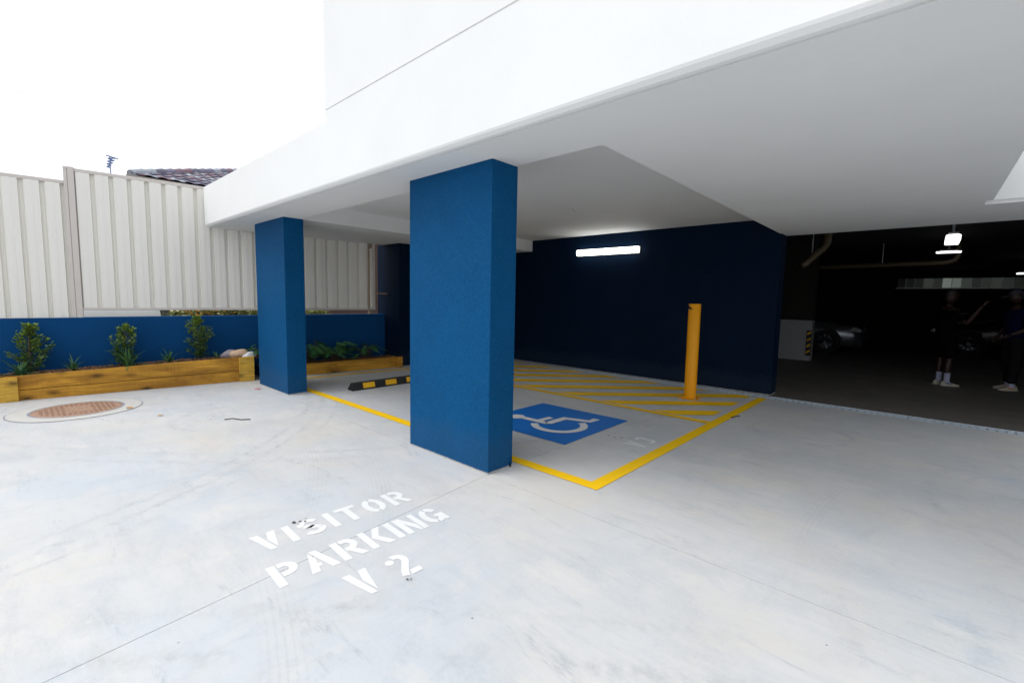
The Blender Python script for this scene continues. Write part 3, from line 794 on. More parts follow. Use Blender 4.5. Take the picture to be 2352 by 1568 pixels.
def philo(y, off, z0, n, size, hgt, seed, lab):
    r = random.Random(seed); q = PL(y, off); root = empty('lobed_plant', (q.x, q.y, z0), 0, lab, 'plant', 'lobed leaf plants by the columns')
    st, lf = B(), B(); nf = 0
    for k in range(n):
        a = 6.283 * k / n * 2.4 + r.uniform(-.3, .3); ln = hgt * r.uniform(.5, 1.0); el = r.uniform(.6, 1.35)
        hd = Vector((math.cos(a), math.sin(a), 0)); tip = hd * ln * math.cos(el) + Vector((0, 0, ln * math.sin(el)))
        tube(st, [(0, 0, -.02), tuple(tip * .55 + Vector((0, 0, .02))), tuple(tip)], [.005, .004, .003], 5)
        d = hd + Vector((0, 0, r.uniform(-.5, .1))); mt = orient(tip, d, r.uniform(-.5, .5)); L = size * r.uniform(.75, 1.1)
        N = 9; mids = []
        for j in range(N + 1):
            f = j / N; mids.append(lf.verts.new(mt @ Vector((L * f, 0, -.22 * L * f * f))))
        for sgn in (1, -1):
            for j in range(N):
                f = (j + .5) / N; wd = L * .42 * math.sin(math.pi * min(1, .18 + f * .8)) * (1.0 if j % 2 == 0 else .62)
                tipv = lf.verts.new(mt @ Vector((L * (f + .10), sgn * wd, -.22 * L * f * f - wd * .25 + .02 * L)))
                lf.faces.new((mids[j], mids[j + 1], tipv) if sgn > 0 else (mids[j + 1], mids[j], tipv))
    obj('stalks', st, M['stem'], root)
    o = obj('leaves', lf, M['philo'], root); setvar(o, seed, 18)
    return root
philo(2.60, .26, .33, 22, .17, .24, 31, 'lobed leaf plant behind the pale rocks at the column')
philo(3.42, .30, .15, 44, .25, .44, 32, 'large lobed leaf plant in the shaded short planter')
philo(3.84, .30, .15, 40, .24, .42, 33, 'spreading lobed leaf plant in the middle of the short planter')
philo(4.42, .30, .15, 26, .19, .36, 34, 'thin lobed leaf plant near the corner pier')

# rocks
def rock(y, off, z, sx, sy, sz, rz, c, seed, lab):
    r = random.Random(seed); bm = B(); bmesh.ops.create_icosphere(bm, subdivisions=3, radius=1)
    ph = [Vector((r.gauss(0, 1), r.gauss(0, 1), r.gauss(0, 1))).normalized() for _ in range(9)]; cut = [r.uniform(.62, .9) for _ in range(9)]
    for v in bm.verts:
        for n, k in zip(ph, cut):
            dd = v.co.dot(n)
            if dd > k: v.co -= n * (dd - k) * .85
        v.co *= 1 + r.uniform(-.012, .012)
        v.co = Vector((v.co.x * sx, v.co.y * sy, v.co.z * sz))
    q = PL(y, off); o = obj('rock', bm, rockmat('rock_%d' % seed, c), None, True)
    o.location = (q.x, q.y, z); o.rotation_euler = (0.1, -.1, rz)
    return tag(o, lab, 'rock', 'rocks on the planter end')
rock(2.22, .30, .395, .085, .15, .085, .2, (.36, .32, .36), 41, 'mauve grey rock lying behind the sandy one')
rock(2.33, .17, .415, .075, .13, .085, -.2, (.62, .44, .30), 42, 'sandy orange rock in the middle of the three rocks')
rock(2.47, .11, .385, .07, .12, .06, .3, (.72, .72, .76), 43, 'flat white rock beside the planter post')

# ------------------------------------------------------------------ manhole
mh = empty('manhole', (-7.12, .43, 0), 0, 'rusty round manhole cover in a concrete ring before the planter', 'manhole')
def ring(bm, r0, r1, z, seg=64, wob=0, seed=1):
    r = random.Random(seed); A_, B_ = [], []
    for k in range(seg):
        a = 2 * math.pi * k / seg; w0 = r.uniform(-wob, wob); w1 = r.uniform(-wob, wob)
        A_.append(bm.verts.new(((r0 + w0) * math.cos(a), (r0 + w0) * math.sin(a), z))); B_.append(bm.verts.new(((r1 + w1) * math.cos(a), (r1 + w1) * math.sin(a), z)))
    for k in range(seg): bm.faces.new((A_[k], A_[(k + 1) % seg], B_[(k + 1) % seg], B_[k]))
    return bm
obj('sealant_edge', ring(B(), .566, .578, .003, wob=.006), M['stain_edge'], mh)
obj('surround', ring(B(), .405, .568, .0045), M['surround'], mh)
obj('frame_ring', ring(B(), .384, .408, .006), M['stain_edge'], mh)
bm = lathe(B(), [(0, .007), (.375, .007), (.385, .004)], seg=48); obj('cover', bm, M['rust'], mh)
bm = B()
for i in range(-8, 9):
    for j in range(-8, 9):
        x, y = i * .043, j * .043
        if x * x + y * y > .34 ** 2 or (abs(y) < .09 and abs(x) < .2): continue
        if (i + j) % 2: box(bm, x - .015, x + .015, y - .007, y + .007, .007, .012)
        else: box(bm, x - .007, x + .007, y - .015, y + .015, .007, .012)
tr_ = obj('tread_pattern', bm, M['rust'], mh); tr_['kind'] = 'stuff'
bm = B(); box(bm, -.19, .19, -.075, .075, .007, .010); obj('name_plate', bm, M['rust'], mh)

# ------------------------------------------------------------------ wheel stop
ws = empty('wheel_stop', (-6.05, 3.2, 0), 0, 'black rubber wheel stop with yellow reflective blocks', 'wheel stop')
Lw = 1.65
bm = B()
pr = [(-.075, 0), (.075, 0), (.07, .02), (.045, .098), (.038, .104), (-.038, .104), (-.045, .098), (-.07, .02)]
a = [bm.verts.new((x, 0 if z < .03 else .03, z)) for x, z in pr]; b = [bm.verts.new((x, Lw if z < .03 else Lw - .03, z)) for x, z in pr]
bm.faces.new(a); bm.faces.new(b[::-1])
for i in range(8): bm.faces.new((a[i], b[i], b[(i + 1) % 8], a[(i + 1) % 8]))
obj('body', bm, M['rubber'], ws)
for y in (.17, .545, .92, 1.295):
    for sg in (1,):
        bm = B(); y1 = y + .19
        P4 = [(.0690, .023), (.0460, .096)]
        v = [bm.verts.new((P4[0][0] + .003, y, P4[0][1])), bm.verts.new((P4[0][0] + .003, y1, P4[0][1])), bm.verts.new((P4[1][0] + .003, y1, P4[1][1])), bm.verts.new((P4[1][0] + .003, y, P4[1][1]))]
        f = bm.faces.new(v); r_ = bmesh.ops.extrude_face_region(bm, geom=[f])
        for e in r_['geom']:
            if isinstance(e, bmesh.types.BMVert): e.co.x -= .006
        obj('reflector', bm, M['reflective'], ws)

# ------------------------------------------------------------------ bollard
BX, BY = -2.40, 6.42
bo = empty('bollard', (BX, BY, 0), R(3), 'yellow steel tube bollard bolted to the hatched floor', 'bollard')
obj('base_plate', box(B(), -.125, .125, -.125, .125, .004, .016, .002), M['yellow_steel'], bo)
bm = lathe(B(), [(.081, .016), (.081, 1.335), (.078, 1.341), (.074, 1.335), (.074, .9), (0, .9)], seg=40); obj('tube', bm, M['yellow_steel'], bo, False)
for f in bo.children[-1].data.polygons: f.use_smooth = abs(f.normal.z) < .5
bm = lathe(B(), [(.081, .016), (.090, .016), (.081, .024)], seg=32); obj('weld', bm, M['yellow_steel'], bo)
for x in (-.1, .1):
    for y in (-.1, .1):
        bm = lathe(B(), [(.010, .016), (.010, .026), (.006, .028), (.006, .034), (0, .035)], (x, y, 0), 6); obj('bolt', bm, M['steel'], bo)
bm = B(); rows = []
ca = math.atan2(-BY, -BX)      # direction that faces the driveway
for k in range(9):
    a_ = ca + R(-82 + 72 * k / 8) - R(3); fr = 1 - k / 8
    rows.append((bm.verts.new((.0825 * math.cos(a_), .0825 * math.sin(a_), 1.265)), bm.verts.new((.0825 * math.cos(a_), .0825 * math.sin(a_), 1.267 + .06 * fr))))
for a_, b_ in zip(rows, rows[1:]): bm.faces.new((a_[0], b_[0], b_[1], a_[1]))
obj('dark_triangle', bm, M['dark'], bo)  # thin dark triangle laid on the tube surface

# ------------------------------------------------------------------ wall lamp and ceiling fittings
lp = empty('wall_lamp', (-4.48, 7.53, 2.272), 0, 'lit white batten lamp on the dark back wall', 'lamp')
bm = B(); box(bm, -.66, .66, -.035, -.001, -.062, .062, .012); obj('housing', bm, M['plastic'], lp)
bm = B(); box(bm, -.65, .65, -.085, -.036, -.055, .055, .022); obj('diffuser', bm, M['lamp_white'], lp)
sp = empty('sprinkler', (-3.63, 5.2, 2.6), 0, 'small ceiling sprinkler on the recessed ceiling', 'sprinkler')
obj('rose', lathe(B(), [(0, -.002), (.045, -.002), (.04, -.010), (.012, -.014), (.012, -.03), (0, -.03)], seg=20), M['plastic'], sp)
obj('deflector', lathe(B(), [(0, -.031), (.022, -.031), (.022, -.034), (0, -.034)], seg=14), M['steel'], sp)

# ------------------------------------------------------------------ litter on the floor
def flat_leaf(x, y, L, rz, mt, lab, cat='leaf', seed=1, nm='fallen_leaf'):
    r = random.Random(seed); bm = B(); n = 6; up_, dn_ = [], []
    for k in range(n + 1):
        f = k / n; w = .22 * L * math.sin(math.pi * f) * r.uniform(.8, 1.2) + .0006
        z = .004 + .10 * L * math.sin(math.pi * f) * r.uniform(.6, 1)
        up_.append(bm.verts.new((L * (f - .5), w, z + .05 * L))); dn_.append(bm.verts.new((L * (f - .5), -w, z)))
    for k in range(n): bm.faces.new((up_[k], up_[k + 1], dn_[k + 1], dn_[k]))
    o = obj(nm, bm, mt, None); o.location = (x, y, .003); o.rotation_euler = (0, 0, rz); return tag(o, lab, cat)
flat_leaf(-6.78, .84, .11, .4, M['dry_leaf'], 'dry tan leaf on the edge of the manhole ring', seed=1)
flat_leaf(-6.15, 1.02, .07, 2.1, M['dry_leaf'], 'small dry leaf on bare concrete right of the manhole', seed=2)
flat_leaf(-5.55, 4.12, .07, .9, M['yellow_leaf'], 'yellow leaf lying near the wheel stop', seed=3)
flat_leaf(-6.98, 2.28, .09, 1.2, M['red_scrap'], 'red plastic scrap near the foot of the back column', 'scrap', 4, 'plastic_scrap')
def twig(pts, r, lab, mt='twig'):
    o = obj('twig', tube(B(), pts, r, 6), M[mt]); return tag(o, lab, 'twig')
twig([(-5.50, 1.46, .007), (-5.47, 1.53, .012), (-5.38, 1.58, .007), (-5.33, 1.66, .006)], .005, 'crooked dark twig lying on the open concrete')
twig([(-1.62, 5.68, .008), (-1.585, 5.78, .013), (-1.57, 5.83, .008)], .005, 'straight dark twig lying across the yellow line')
def splat(pts, lab):
    root = empty('grime_spots', (0, 0, 0), 0, lab, 'stain'); r = random.Random(len(pts))
    for x, y, s_, e_ in pts:
        bm = B(); n = 12; s_ *= .62
        sheet(bm, [(x + s_ * e_ * r.uniform(.5, 1.2) * math.cos(6.283 * k / n), y + s_ * r.uniform(.5, 1.2) * math.sin(6.283 * k / n)) for k in range(n)], .0065)
        obj('spot', bm, M['stain_dark'], root)
M['stain_dark'] = simple('dark_mud', (.075, .065, .065), .9, var=.5, scale=60)
splat([(-2.70, 1.055, .020, 1), (-2.685, 1.085, .018, .8), (-2.665, 1.108, .014, 1), (-2.70, 1.125, .010, .7), (-2.66, 1.065, .009, 1)], 'dark mud spots over the first letter S')
splat([(-2.28, 3.98, .016, 1.2), (-2.20, 3.97, .020, 1.1), (-2.14, 4.0, .018, 1.3), (-2.27, 4.10, .014, 1), (-2.08, 4.06, .014, 1), (-2.18, 4.03, .01, 1)], 'dark mud spots between the wheelchair symbol and V3')
splat([(-1.75, 1.205, .012, 1), (-1.74, 1.22, .008, 1)], 'dark mud spot under the digit two')
splat([(-5.75, 1.42, .016, 1), (-5.72, 1.36, .010, 1), (-5.62, 1.36, .012, 1), (-5.68, 1.5, .01, 1)], 'dark grit spots beside the crooked twig')

# ------------------------------------------------------------------ vehicles
def car(name, loc, rz, paint, lab, L=4.5, W=1.78, HT=1.45, bonnet=.98, wheel_r=.33, cat='car', suv=False):
    root = empty(name, loc, rz, lab, cat); h = W / 2
    # stations along the car: x, half width, belt height, roof height (0 = no cabin)
    ST = [(0, .62, .66, 0), (.06, .80, .72, 0), (.25, .90, .80, 0), (.6, .96, .86, 0), (1.15, 1, .93, 0), (1.35, 1, bonnet, 0), (1.95, 1, bonnet + .01, 1), (2.3, 1, bonnet + .02, 1), (3.0, 1, bonnet + .02, 1),
          (3.45, 1, bonnet + .03, 1), (3.95, .98, bonnet + .03, 0 if not suv else 1), (4.3, .94, bonnet + .0, 0), (4.45, .86, bonnet - .08, 0), (4.5, .78, bonnet - .2, 0)]
    k = L / 4.5; bm = B(); rings = []
    for x, w, b, _ in ST:
        ww = h * w; z0 = .22 if 0 < x < 4.5 else .34
        rings.append([bm.verts.new(p) for p in ((x * k, -ww * .93, z0), (x * k, -ww, z0 + .14), (x * k, -ww * 1.0, (z0 + b) * .55), (x * k, -ww * .97, b - .06), (x * k, -ww * .88, b), (x * k, 0, b + .035),
                                                (x * k, ww * .88, b), (x * k, ww * .97, b - .06), (x * k, ww, (z0 + b) * .55), (x * k, ww, z0 + .14), (x * k, ww * .93, z0))])
    for a_, b_ in zip(rings, rings[1:]):
        for i in range(11): bm.faces.new((a_[i], b_[i], b_[(i + 1) % 11], a_[(i + 1) % 11]))
    bm.faces.new(rings[0]); bm.faces.new(rings[-1][::-1])
    body = obj('body', bm, paint, root, True)
    # cabin: glass lower band, painted roof
    xs = [(1.30, bonnet), (1.95, HT - .07), (2.35, HT - .01), (3.0, HT), (3.45 if not suv else 3.9, HT - .05), (4.12, bonnet + .01)]
    bm = B(); rg = []
    for x, z in xs:
        f = (z - bonnet) / (HT - bonnet); ww = h * (.88 - .17 * f)
        rg.append([bm.verts.new(p) for p in ((x * k, -h * .88, bonnet - .02), (x * k, -ww, z - .035), (x * k, -ww * .9, z - .012), (x * k, ww * .9, z - .012), (x * k, ww, z - .035), (x * k, h * .88, bonnet - .02))])
    for a_, b_ in zip(rg, rg[1:]):
        for i in range(5): bm.faces.new((a_[i], b_[i], b_[i + 1], a_[i + 1]))
    obj('window_glass', bm, M['glass_dark'], root)
    bm = B(); rg = []
    for x, z in xs[1:-1]:
        f = (z - bonnet) / (HT - bonnet); ww = h * (.88 - .17 * f)
        rg.append([bm.verts.new(p) for p in ((x * k, -ww - .004, z - .05), (x * k, -ww * .92, z + .002), (x * k, 0, z + .016), (x * k, ww * .92, z + .002), (x * k, ww + .004, z - .05))])
    for a_, b_ in zip(rg, rg[1:]):
        for i in range(4): bm.faces.new((a_[i], b_[i], b_[i + 1], a_[i + 1]))
    roof = obj('roof', bm, paint, root, True)
    for sg in (-1, 1):
        for (xa, za), (xb, zb) in (((1.30, bonnet), (1.95, HT - .07)), ((xs[-2][0], xs[-2][1]), (4.12, bonnet + .01)), ((2.72, bonnet), (2.70, HT - .03))):
            fa = (za - bonnet) / (HT - bonnet); fb = (zb - bonnet) / (HT - bonnet)
            obj('pillar', tube(B(), [(xa * k, sg * h * (.885 - .17 * fa), za), (xb * k, sg * h * (.885 - .17 * fb), zb - .02)], .026, 6), paint, root)
        for x in (.88, 3.55):
            wz = wheel_r
            bm = lathe(B(), [(wheel_r * 1.16, -.012), (wheel_r * 1.16, .012), (wheel_r * .6, .012)], seg=28); o = obj('wheel_arch', bm, M['tyre'], root)
            o.rotation_euler = (R(90), 0, 0); o.location = (x * k, sg * (h * .985), wz + .02)
            bm = lathe(B(), [(wheel_r * .66, -.11), (wheel_r * .93, -.11), (wheel_r, -.08), (wheel_r, .08), (wheel_r * .93, .105), (wheel_r * .66, .10), (wheel_r * .64, .05)], seg=32)
            o = obj('tyre', bm, M['tyre'], root, True); o.rotation_euler = (R(90) * -sg, 0, 0); o.location = (x * k, sg * (h - .075), wz)
            bm = B()
            lathe(bm, [(wheel_r * .66, .09), (wheel_r * .62, .06), (wheel_r * .6, .02), (0, .02)], seg=28)
            for n in range(10):
                a_ = 2 * math.pi * n / 10; c_, s2 = math.cos(a_), math.sin(a_)
                tube(bm, [(c_ * .03, s2 * .03, .075), (c_ * wheel_r * .62, s2 * wheel_r * .62, .085)], [.022, .014], 5)
            lathe(bm, [(.05, .07), (.045, .092), (0, .094)], seg=14)
            o2 = obj('rim', bm, M['rim'], o)
        bm = B(); bmesh.ops.create_uvsphere(bm, u_segments=16, v_segments=10, radius=1)
        for v in bm.verts: v.co = Vector((v.co.x * .20, v.co.y * .10, v.co.z * .075))
        o = obj('headlight', bm, M['headlight'], root, True); o.location = (.24 * k, sg * h * .80, .70); o.rotation_euler = (0, R(-12), R(28) * -sg)
        bm = B(); bmesh.ops.create_uvsphere(bm, u_segments=14, v_segments=8, radius=1)
        for v in bm.verts: v.co = Vector((v.co.x * .07, v.co.y * .12, v.co.z * .075))
        o = obj('mirror', bm, paint, root, True); o.location = (1.62 * k, sg * (h + .09), bonnet + .08)
        for xh in (2.35, 3.2):
            obj('door_handle', box(B(), xh * k, (xh + .17) * k, sg * h * .995 - .012, sg * h * .995 + .012, bonnet - .14, bonnet - .115, .004), M['rim'], root)
    obj('grille', box(B(), -.012, .05, -h * .45, h * .45, .34, .56, .01), M['tyre'], root)
    return root
# silver sedan nose-out behind the partition (nose towards +x)
car('sedan_car', (-1.20, 16.35, 0), R(180), M['car_silver'], 'silver car showing its front wheel past the garage partition')
car('wagon_car', (.05, 19.2, 0), 0, M['car_dark'], 'dark grey car parked at the back of the garage', HT=1.36, suv=True, L=4.6)
car('white_car', (-14.3, -.95, .18), R(82), M['car_white'], 'white car parked in the yard beyond the fence gap')

# ------------------------------------------------------------------ garage fittings
def batten(loc, sx, sy, sz, lab, drop):
    root = empty('garage_lamp', loc, 0, lab, 'lamp', 'lamps in the garage')
    obj('housing', box(B(), -sx * .7, sx * .7, -sy, sy, sz, sz + .03), M['plastic'], root)
    obj('diffuser', box(B(), -sx, sx, -sy, sy, -sz, sz - .001, .02), M['garage_lamp'], root)
    obj('stem', tube(B(), [(0, 0, sz + .03), (0, 0, drop)], .02, 8), M['steel'], root)
    return root
batten((.22, 10.4, 2.46), .088, .33, .052, 'near square ended lamp hanging in the garage', .35)
batten((.235, 12.9, 2.48), .19, .05, .018, 'thin lamp glowing just below the square ended lamp', .26)
batten((1.95, 19.2, 2.35), .16, .05, .02, 'distant small lamp over the dark grey car', .44)
def pipe(pts, r, lab):
    root = empty('ceiling_pipe', pts[0], 0, lab, 'pipe'); bm = tube(B(), [Vector(p) - Vector(pts[0]) for p in pts], r, 12)
    obj('pipe_run', bm, M['pipe'], root, True)
    for f in (.3, .8):
        i = min(int(f * (len(pts) - 1)), len(pts) - 2); q = Vector(pts[i]).lerp(Vector(pts[i + 1]), .5) - Vector(pts[0])
        obj('hanger', tube(B(), [tuple(q), (q.x, q.y, 2.8 - pts[0][2])], .008, 6), M['steel'], root)
    return root
pipe([(-3.4, 13.9, 2.30), (-1.5, 13.7, 2.30), (-.2, 13.55, 2.31), (.22, 13.5, 2.31), (.36, 13.49, 2.36), (.40, 13.48, 2.47), (.40, 13.48, 2.8)], .055, 'brown drain pipe running across the garage ceiling')
pipe([(-1.72, 9.55, 2.05), (-1.66, 9.6, 2.10), (-1.52, 9.7, 2.28), (-1.44, 9.75, 2.36), (-1.40, 9.78, 2.44), (-1.38, 9.8, 2.8)], .06, 'thick elbowed pipe at the corner of the garage opening')
pipe([(1.05, 9.9, 2.8), (1.05, 9.9, 2.60), (1.10, 9.9, 2.54), (1.2, 9.9, 2.52), (3.5, 9.8, 2.52)], .035, 'thin pipe high on the garage ceiling at the frame edge')
win = empty('strip_window', (.7, 23.98, 2.28), 0, 'row of dim frosted panes high on the garage back wall', 'window')
t = NT('frosted_pane'); t.color((.2, .22, .2)); t.rough(.5)
t.b.inputs['Emission Color'].default_value = (.82, .95, .84, 1)
oi = t.n("ShaderNodeObjectInfo").outputs['Random']
t.l(t.math('MULTIPLY', t.math('POWER', oi, 3.0), .09), t.b.inputs['Emission Strength']); M['pane'] = t.m
for k in range(13):
    x = -1.65 + k * .262
    obj('pane', box(B(), x, x + .245, -.03, -.02, -.175, .18), M['pane'], win)
    obj('mullion', box(B(), x + .245, x + .262, -.05, -.015, -.18, .19), M['steel'], win)
obj('sill', box(B(), -1.7, 1.8, -.06, 0, -.21, -.18), M['steel'], win)
cg = empty('corner_guard', (-2.045, 12.99, .12), 0, 'black and yellow striped corner guard on the partition edge', 'corner guard')
obj('guard', box(B(), -.075, .032, -.012, .0, 0, .62, .003), M['rubber'], cg)
for k in range(4):
    z = .05 + k * .15; bm = B()
    bm.faces.new([bm.verts.new(p) for p in ((-.060, -.016, z), (.020, -.016, z + .055), (.020, -.016, z + .105), (-.060, -.016, z + .05))])
    obj('stripe', bm, M['reflective'], cg)

# ------------------------------------------------------------------ people
def skin_mesh(name, verts, edges, mt, parent, root_i=0, sub=2):
    me = bpy.data.meshes.new(name); me.from_pydata([v[:3] for v in verts], edges, []); o = link(bpy.data.objects.new(name, me), parent)
    md = o.modifiers.new('skin', 'SKIN'); md.use_smooth_shade = True
    for i, v in enumerate(verts):
        sv_ = me.skin_vertices[0].data[i]; r_ = v[3]; sv_.radius = r_ if isinstance(r_, tuple) else (r_, r_)
        sv_.use_root = (i == root_i)
    s_ = o.modifiers.new('sub', 'SUBSURF'); s_.levels = sub; s_.render_levels = sub
    me.materials.append(mt); return o
def chain(pts, start=0): return [(start + i, start + i + 1) for i in range(len(pts) - 1)]
def head(parent, loc, rz, tilt, hairm, cap=None):
    bm = B(); bmesh.ops.create_uvsphere(bm, u_segments=28, v_segments=20, radius=1)
    for v in bm.verts:                 # face looks towards +x
        x, y, z = v.co
        w = 1 - .22 * max(0, -z) ** 1.5
        X = x * .098 * (1 if x < 0 else 1 - .10 * max(0, z)); Y = y * .076 * w; Z = z * .118
        if x > .75 and abs(y) < .22 and -.35 < z < .12: X += .022 * (1 - abs(y) / .22) * (1 - abs(z + .15) / .3)      # nose
        if x > .6 and abs(abs(y) - .36) < .16 and .02 < z < .25: X -= .008                                          # eye sockets
        if x > .7 and abs(y) < .3 and -.62 < z < -.5: X -= .005                                                     # mouth
        if x > .55 and z < -.75: X += .008                                                                          # chin
        v.co = Vector((X, Y, Z))
    h = obj('head', bm, M['skin'], parent, True); h.location = loc; h.rotation_euler = (0, tilt, rz)
    for sg in (-1, 1):
        bm = B(); bmesh.ops.create_uvsphere(bm, u_segments=10, v_segments=8, radius=1)
        for v in bm.verts: v.co = Vector((v.co.x * .018, v.co.y * .009, v.co.z * .03))
        o = obj('ear', bm, M['skin'], h, True); o.location = (-.005, sg * .077, -.01)
        bm = B(); bmesh.ops.create_uvsphere(bm, u_segments=8, v_segments=6, radius=.011)
        o = obj('eye', bm, M['glass_dark'], h, True); o.location = (.083, sg * .03, .012)
    bm = B(); bmesh.ops.create_uvsphere(bm, u_segments=24, v_segments=16, radius=1)
    dele = []
    for v in bm.verts:
        x, y, z = v.co; v.co = Vector((x * .108 - .006, y * .084, z * .122 + .012))
        if z < .25 and x > -.1 or z < -.45: dele.append(v)
    bmesh.ops.delete(bm, geom=dele, context='VERTS')
    obj('hair', bm, M['hair'] if not cap else M['cap_cloth'], h, True)
    if cap:
        bm = B(); a1 = arc(.06, 0, .13, .075, -80, 80, 14)
        sheet(bm, a1, 0); r_ = bmesh.ops.extrude_face_region(bm, geom=list(bm.faces))
        for e in r_['geom']:
            if isinstance(e, bmesh.types.BMVert): e.co.z += .006
        o = obj('cap_peak', bm, M['cap_cloth'], h); o.location = (.02, 0, .045); o.rotation_euler = (0, R(8), 0)
    return h
def hand(parent, loc, rot):
    vs = [(0, 0, 0, (.018, .026)), (.05, 0, 0, (.013, .036)), (.085, 0, 0, (.010, .036))]; ed = [(0, 1), (1, 2)]
    for k, (y, ln) in enumerate(((-.030, .055), (-.010, .070), (.011, .075), (.031, .066))):
        s0 = len(vs); vs += [(.088, y, 0, .0085), (.088 + ln * .5, y * 1.1, -.012, .0085), (.088 + ln * .8, y * 1.1, -.034, .007)]; ed += [(2, s0), (s0, s0 + 1), (s0 + 1, s0 + 2)]
    s0 = len(vs); vs += [(.03, .036, -.006, .011), (.06, .058, -.016, .009), (.085, .064, -.024, .0075)]; ed += [(0, s0), (s0, s0 + 1), (s0 + 1, s0 + 2)]
    o = skin_mesh('hand', vs, ed, M['skin'], parent, 0, 1); o.location = loc; o.rotation_euler = rot; return o
def shoe(parent, loc, rz, mt, stripe_m, nm='shoe'):
    bm = B(); rings = []
    for x, w, zt in ((-.085, .022, .065), (-.07, .034, .085), (-.02, .037, .092), (.03, .040, .082), (.08, .045, .058), (.13, .046, .045), (.17, .036, .036), (.188, .015, .028)):
        rings.append([bm.verts.new((x, -w, .004)), bm.verts.new((x, -w * 1.05, .022)), bm.verts.new((x, -w * .6, zt)), bm.verts.new((x, w * .6, zt)), bm.verts.new((x, w * 1.05, .022)), bm.verts.new((x, w, .004))])
    for a_, b_ in zip(rings, rings[1:]):
        for i in range(6): bm.faces.new((a_[i], b_[i], b_[(i + 1) % 6], a_[(i + 1) % 6]))
    bm.faces.new(rings[0]); bm.faces.new(rings[-1][::-1])
    o = obj(nm, bm, mt, parent, True); o.location = loc; o.rotation_euler = (0, 0, rz)
    obj('sole', prism(B(), [(-.09, -.03), (-.04, -.042), (.1, -.05), (.17, -.04), (.192, 0), (.17, .04), (.1, .05), (-.04, .042), (-.09, .03)], .0, .02), M['shoe'], o)
    for k in range(3):
        for sg in (-1, 1):
            x = .0 + k * .032
            v4 = [(x, sg * .0435, .024), (x + .016, sg * .0445, .024), (x - .004, sg * .0325, .072), (x - .018, sg * .032, .074)]
            bm = B(); bm.faces.new([bm.verts.new(p) for p in v4]); obj('side_stripe', bm, stripe_m, o)
    return o
def person(loc, rz, lab, shirt, trousers, shorts, pose, capd, scale=1.0, shoe_stripe='stripe', shoe_m='shoe'):
    root = empty('person', loc, rz, lab, 'person'); root.scale = (scale,) * 3
    # body faces +x ; left = +y
    HIPZ, KN, AN = .88, .48, .09
    stance = pose['stance']
    vs = [(0, 0, .93, (.125, .155)), (0, 0, 1.10, (.105, .14)), (.01, 0, 1.28, (.115, .165)), (0, 0, 1.40, (.085, .14)), (.01, 0, 1.47, (.055, .055)), (.025, 0, 1.53, (.05, .05))]
    ed = chain(vs)
    def add(pts, at):
        s0 = len(vs); vs.extend(pts); ed.append((at, s0)); ed.extend((s0 + i, s0 + i + 1) for i in range(len(pts) - 1))
    feet = []
    for sg, (fx, fy, kx) in zip((1, -1), stance):
        add([(0, sg * .095, .86, .09), (kx * .5, sg * .10 + (fy) * .4, .66, .075), (kx, sg * .10 + fy * .7, KN, .056), (fx * .9 - .01, sg * .10 + fy * .9, .33, .055), (fx, sg * .10 + fy, .16, .038), (fx, sg * .10 + fy, AN, .036)], 0)
        feet.append((fx, sg * .10 + fy))
    hands = []
    for sg, arm in zip((1, -1), pose['arms']):
        (ex, ey, ez), (hx, hy, hz_) = arm
        add([(0, sg * .185, 1.39, .055), ((ex) * .5, sg * .21 + ey * .5, (1.39 + ez) / 2, .046), (ex, sg * .22 + ey, ez, .04), ((ex + hx) / 2, sg * .21 + (ey + hy) / 2, (ez + hz_) / 2, .036), (hx, sg * .20 + hy, hz_, .026)], 3)
        hands.append(((hx, sg * .20 + hy, hz_), (hx - ex, hy - ey - sg * .02, hz_ - ez)))
    skin_mesh('body', vs, ed, M['skin'], root, 0, 2)
    # shirt over the torso and upper arms
    sv2 = [(0, 0, .84, (.155, .19)), (0, 0, .95, (.15, .185)), (0, 0, 1.10, (.135, .17)), (.01, 0, 1.28, (.14, .19)), (0, 0, 1.40, (.105, .15)), (.008, 0, 1.455, (.066, .066))]
    se = chain(sv2)
    for sg, arm in zip((1, -1), pose['arms']):
        (ex, ey, ez), _ = arm; s0 = len(sv2)
        sv2 += [(0, sg * .19, 1.39, .078), (ex * .4, sg * .21 + ey * .4, 1.39 + (ez - 1.39) * .4, .068), (ex * .75, sg * .215 + ey * .75, 1.39 + (ez - 1.39) * .75, .062)]
        se += [(4, s0), (s0, s0 + 1), (s0 + 1, s0 + 2)]
    skin_mesh('shirt', sv2, se, shirt, root, 0, 2)
    tv_ = [(0, 0, 1.0, (.142, .172)), (0, 0, .88, (.15, .18))]; te = [(0, 1)]
    for sg, (fx, fy, kx) in zip((1, -1), stance):
        s0 = len(tv_); yb = sg * .10
        if shorts:
            tv_ += [(0, sg * .10, .82, .115), (kx * .6, yb + fy * .5, .62, .115), (kx, yb + fy * .7, .50, .112)]
            te += [(1, s0), (s0, s0 + 1), (s0 + 1, s0 + 2)]
        else:
            tv_ += [(0, sg * .10, .82, .11), (kx * .6, yb + fy * .5, .62, .10), (kx, yb + fy * .7, .48, .085), (fx * .9, yb + fy * .9, .28, .078), (fx + .01, yb + fy, .115, .068)]
            te += [(1, s0)] + [(s0 + i, s0 + i + 1) for i in range(4)]
    skin_mesh('shorts' if shorts else 'trousers', tv_, te, trousers, root, 0, 2)
    head(root, (.045, 0, 1.655), pose.get('head', 0), pose.get('tilt', .25), None, capd)
    for (p, d) in hands:
        d = Vector(d).normalized(); q = d.to_track_quat('X', 'Z').to_euler(); hand(root, p, q)
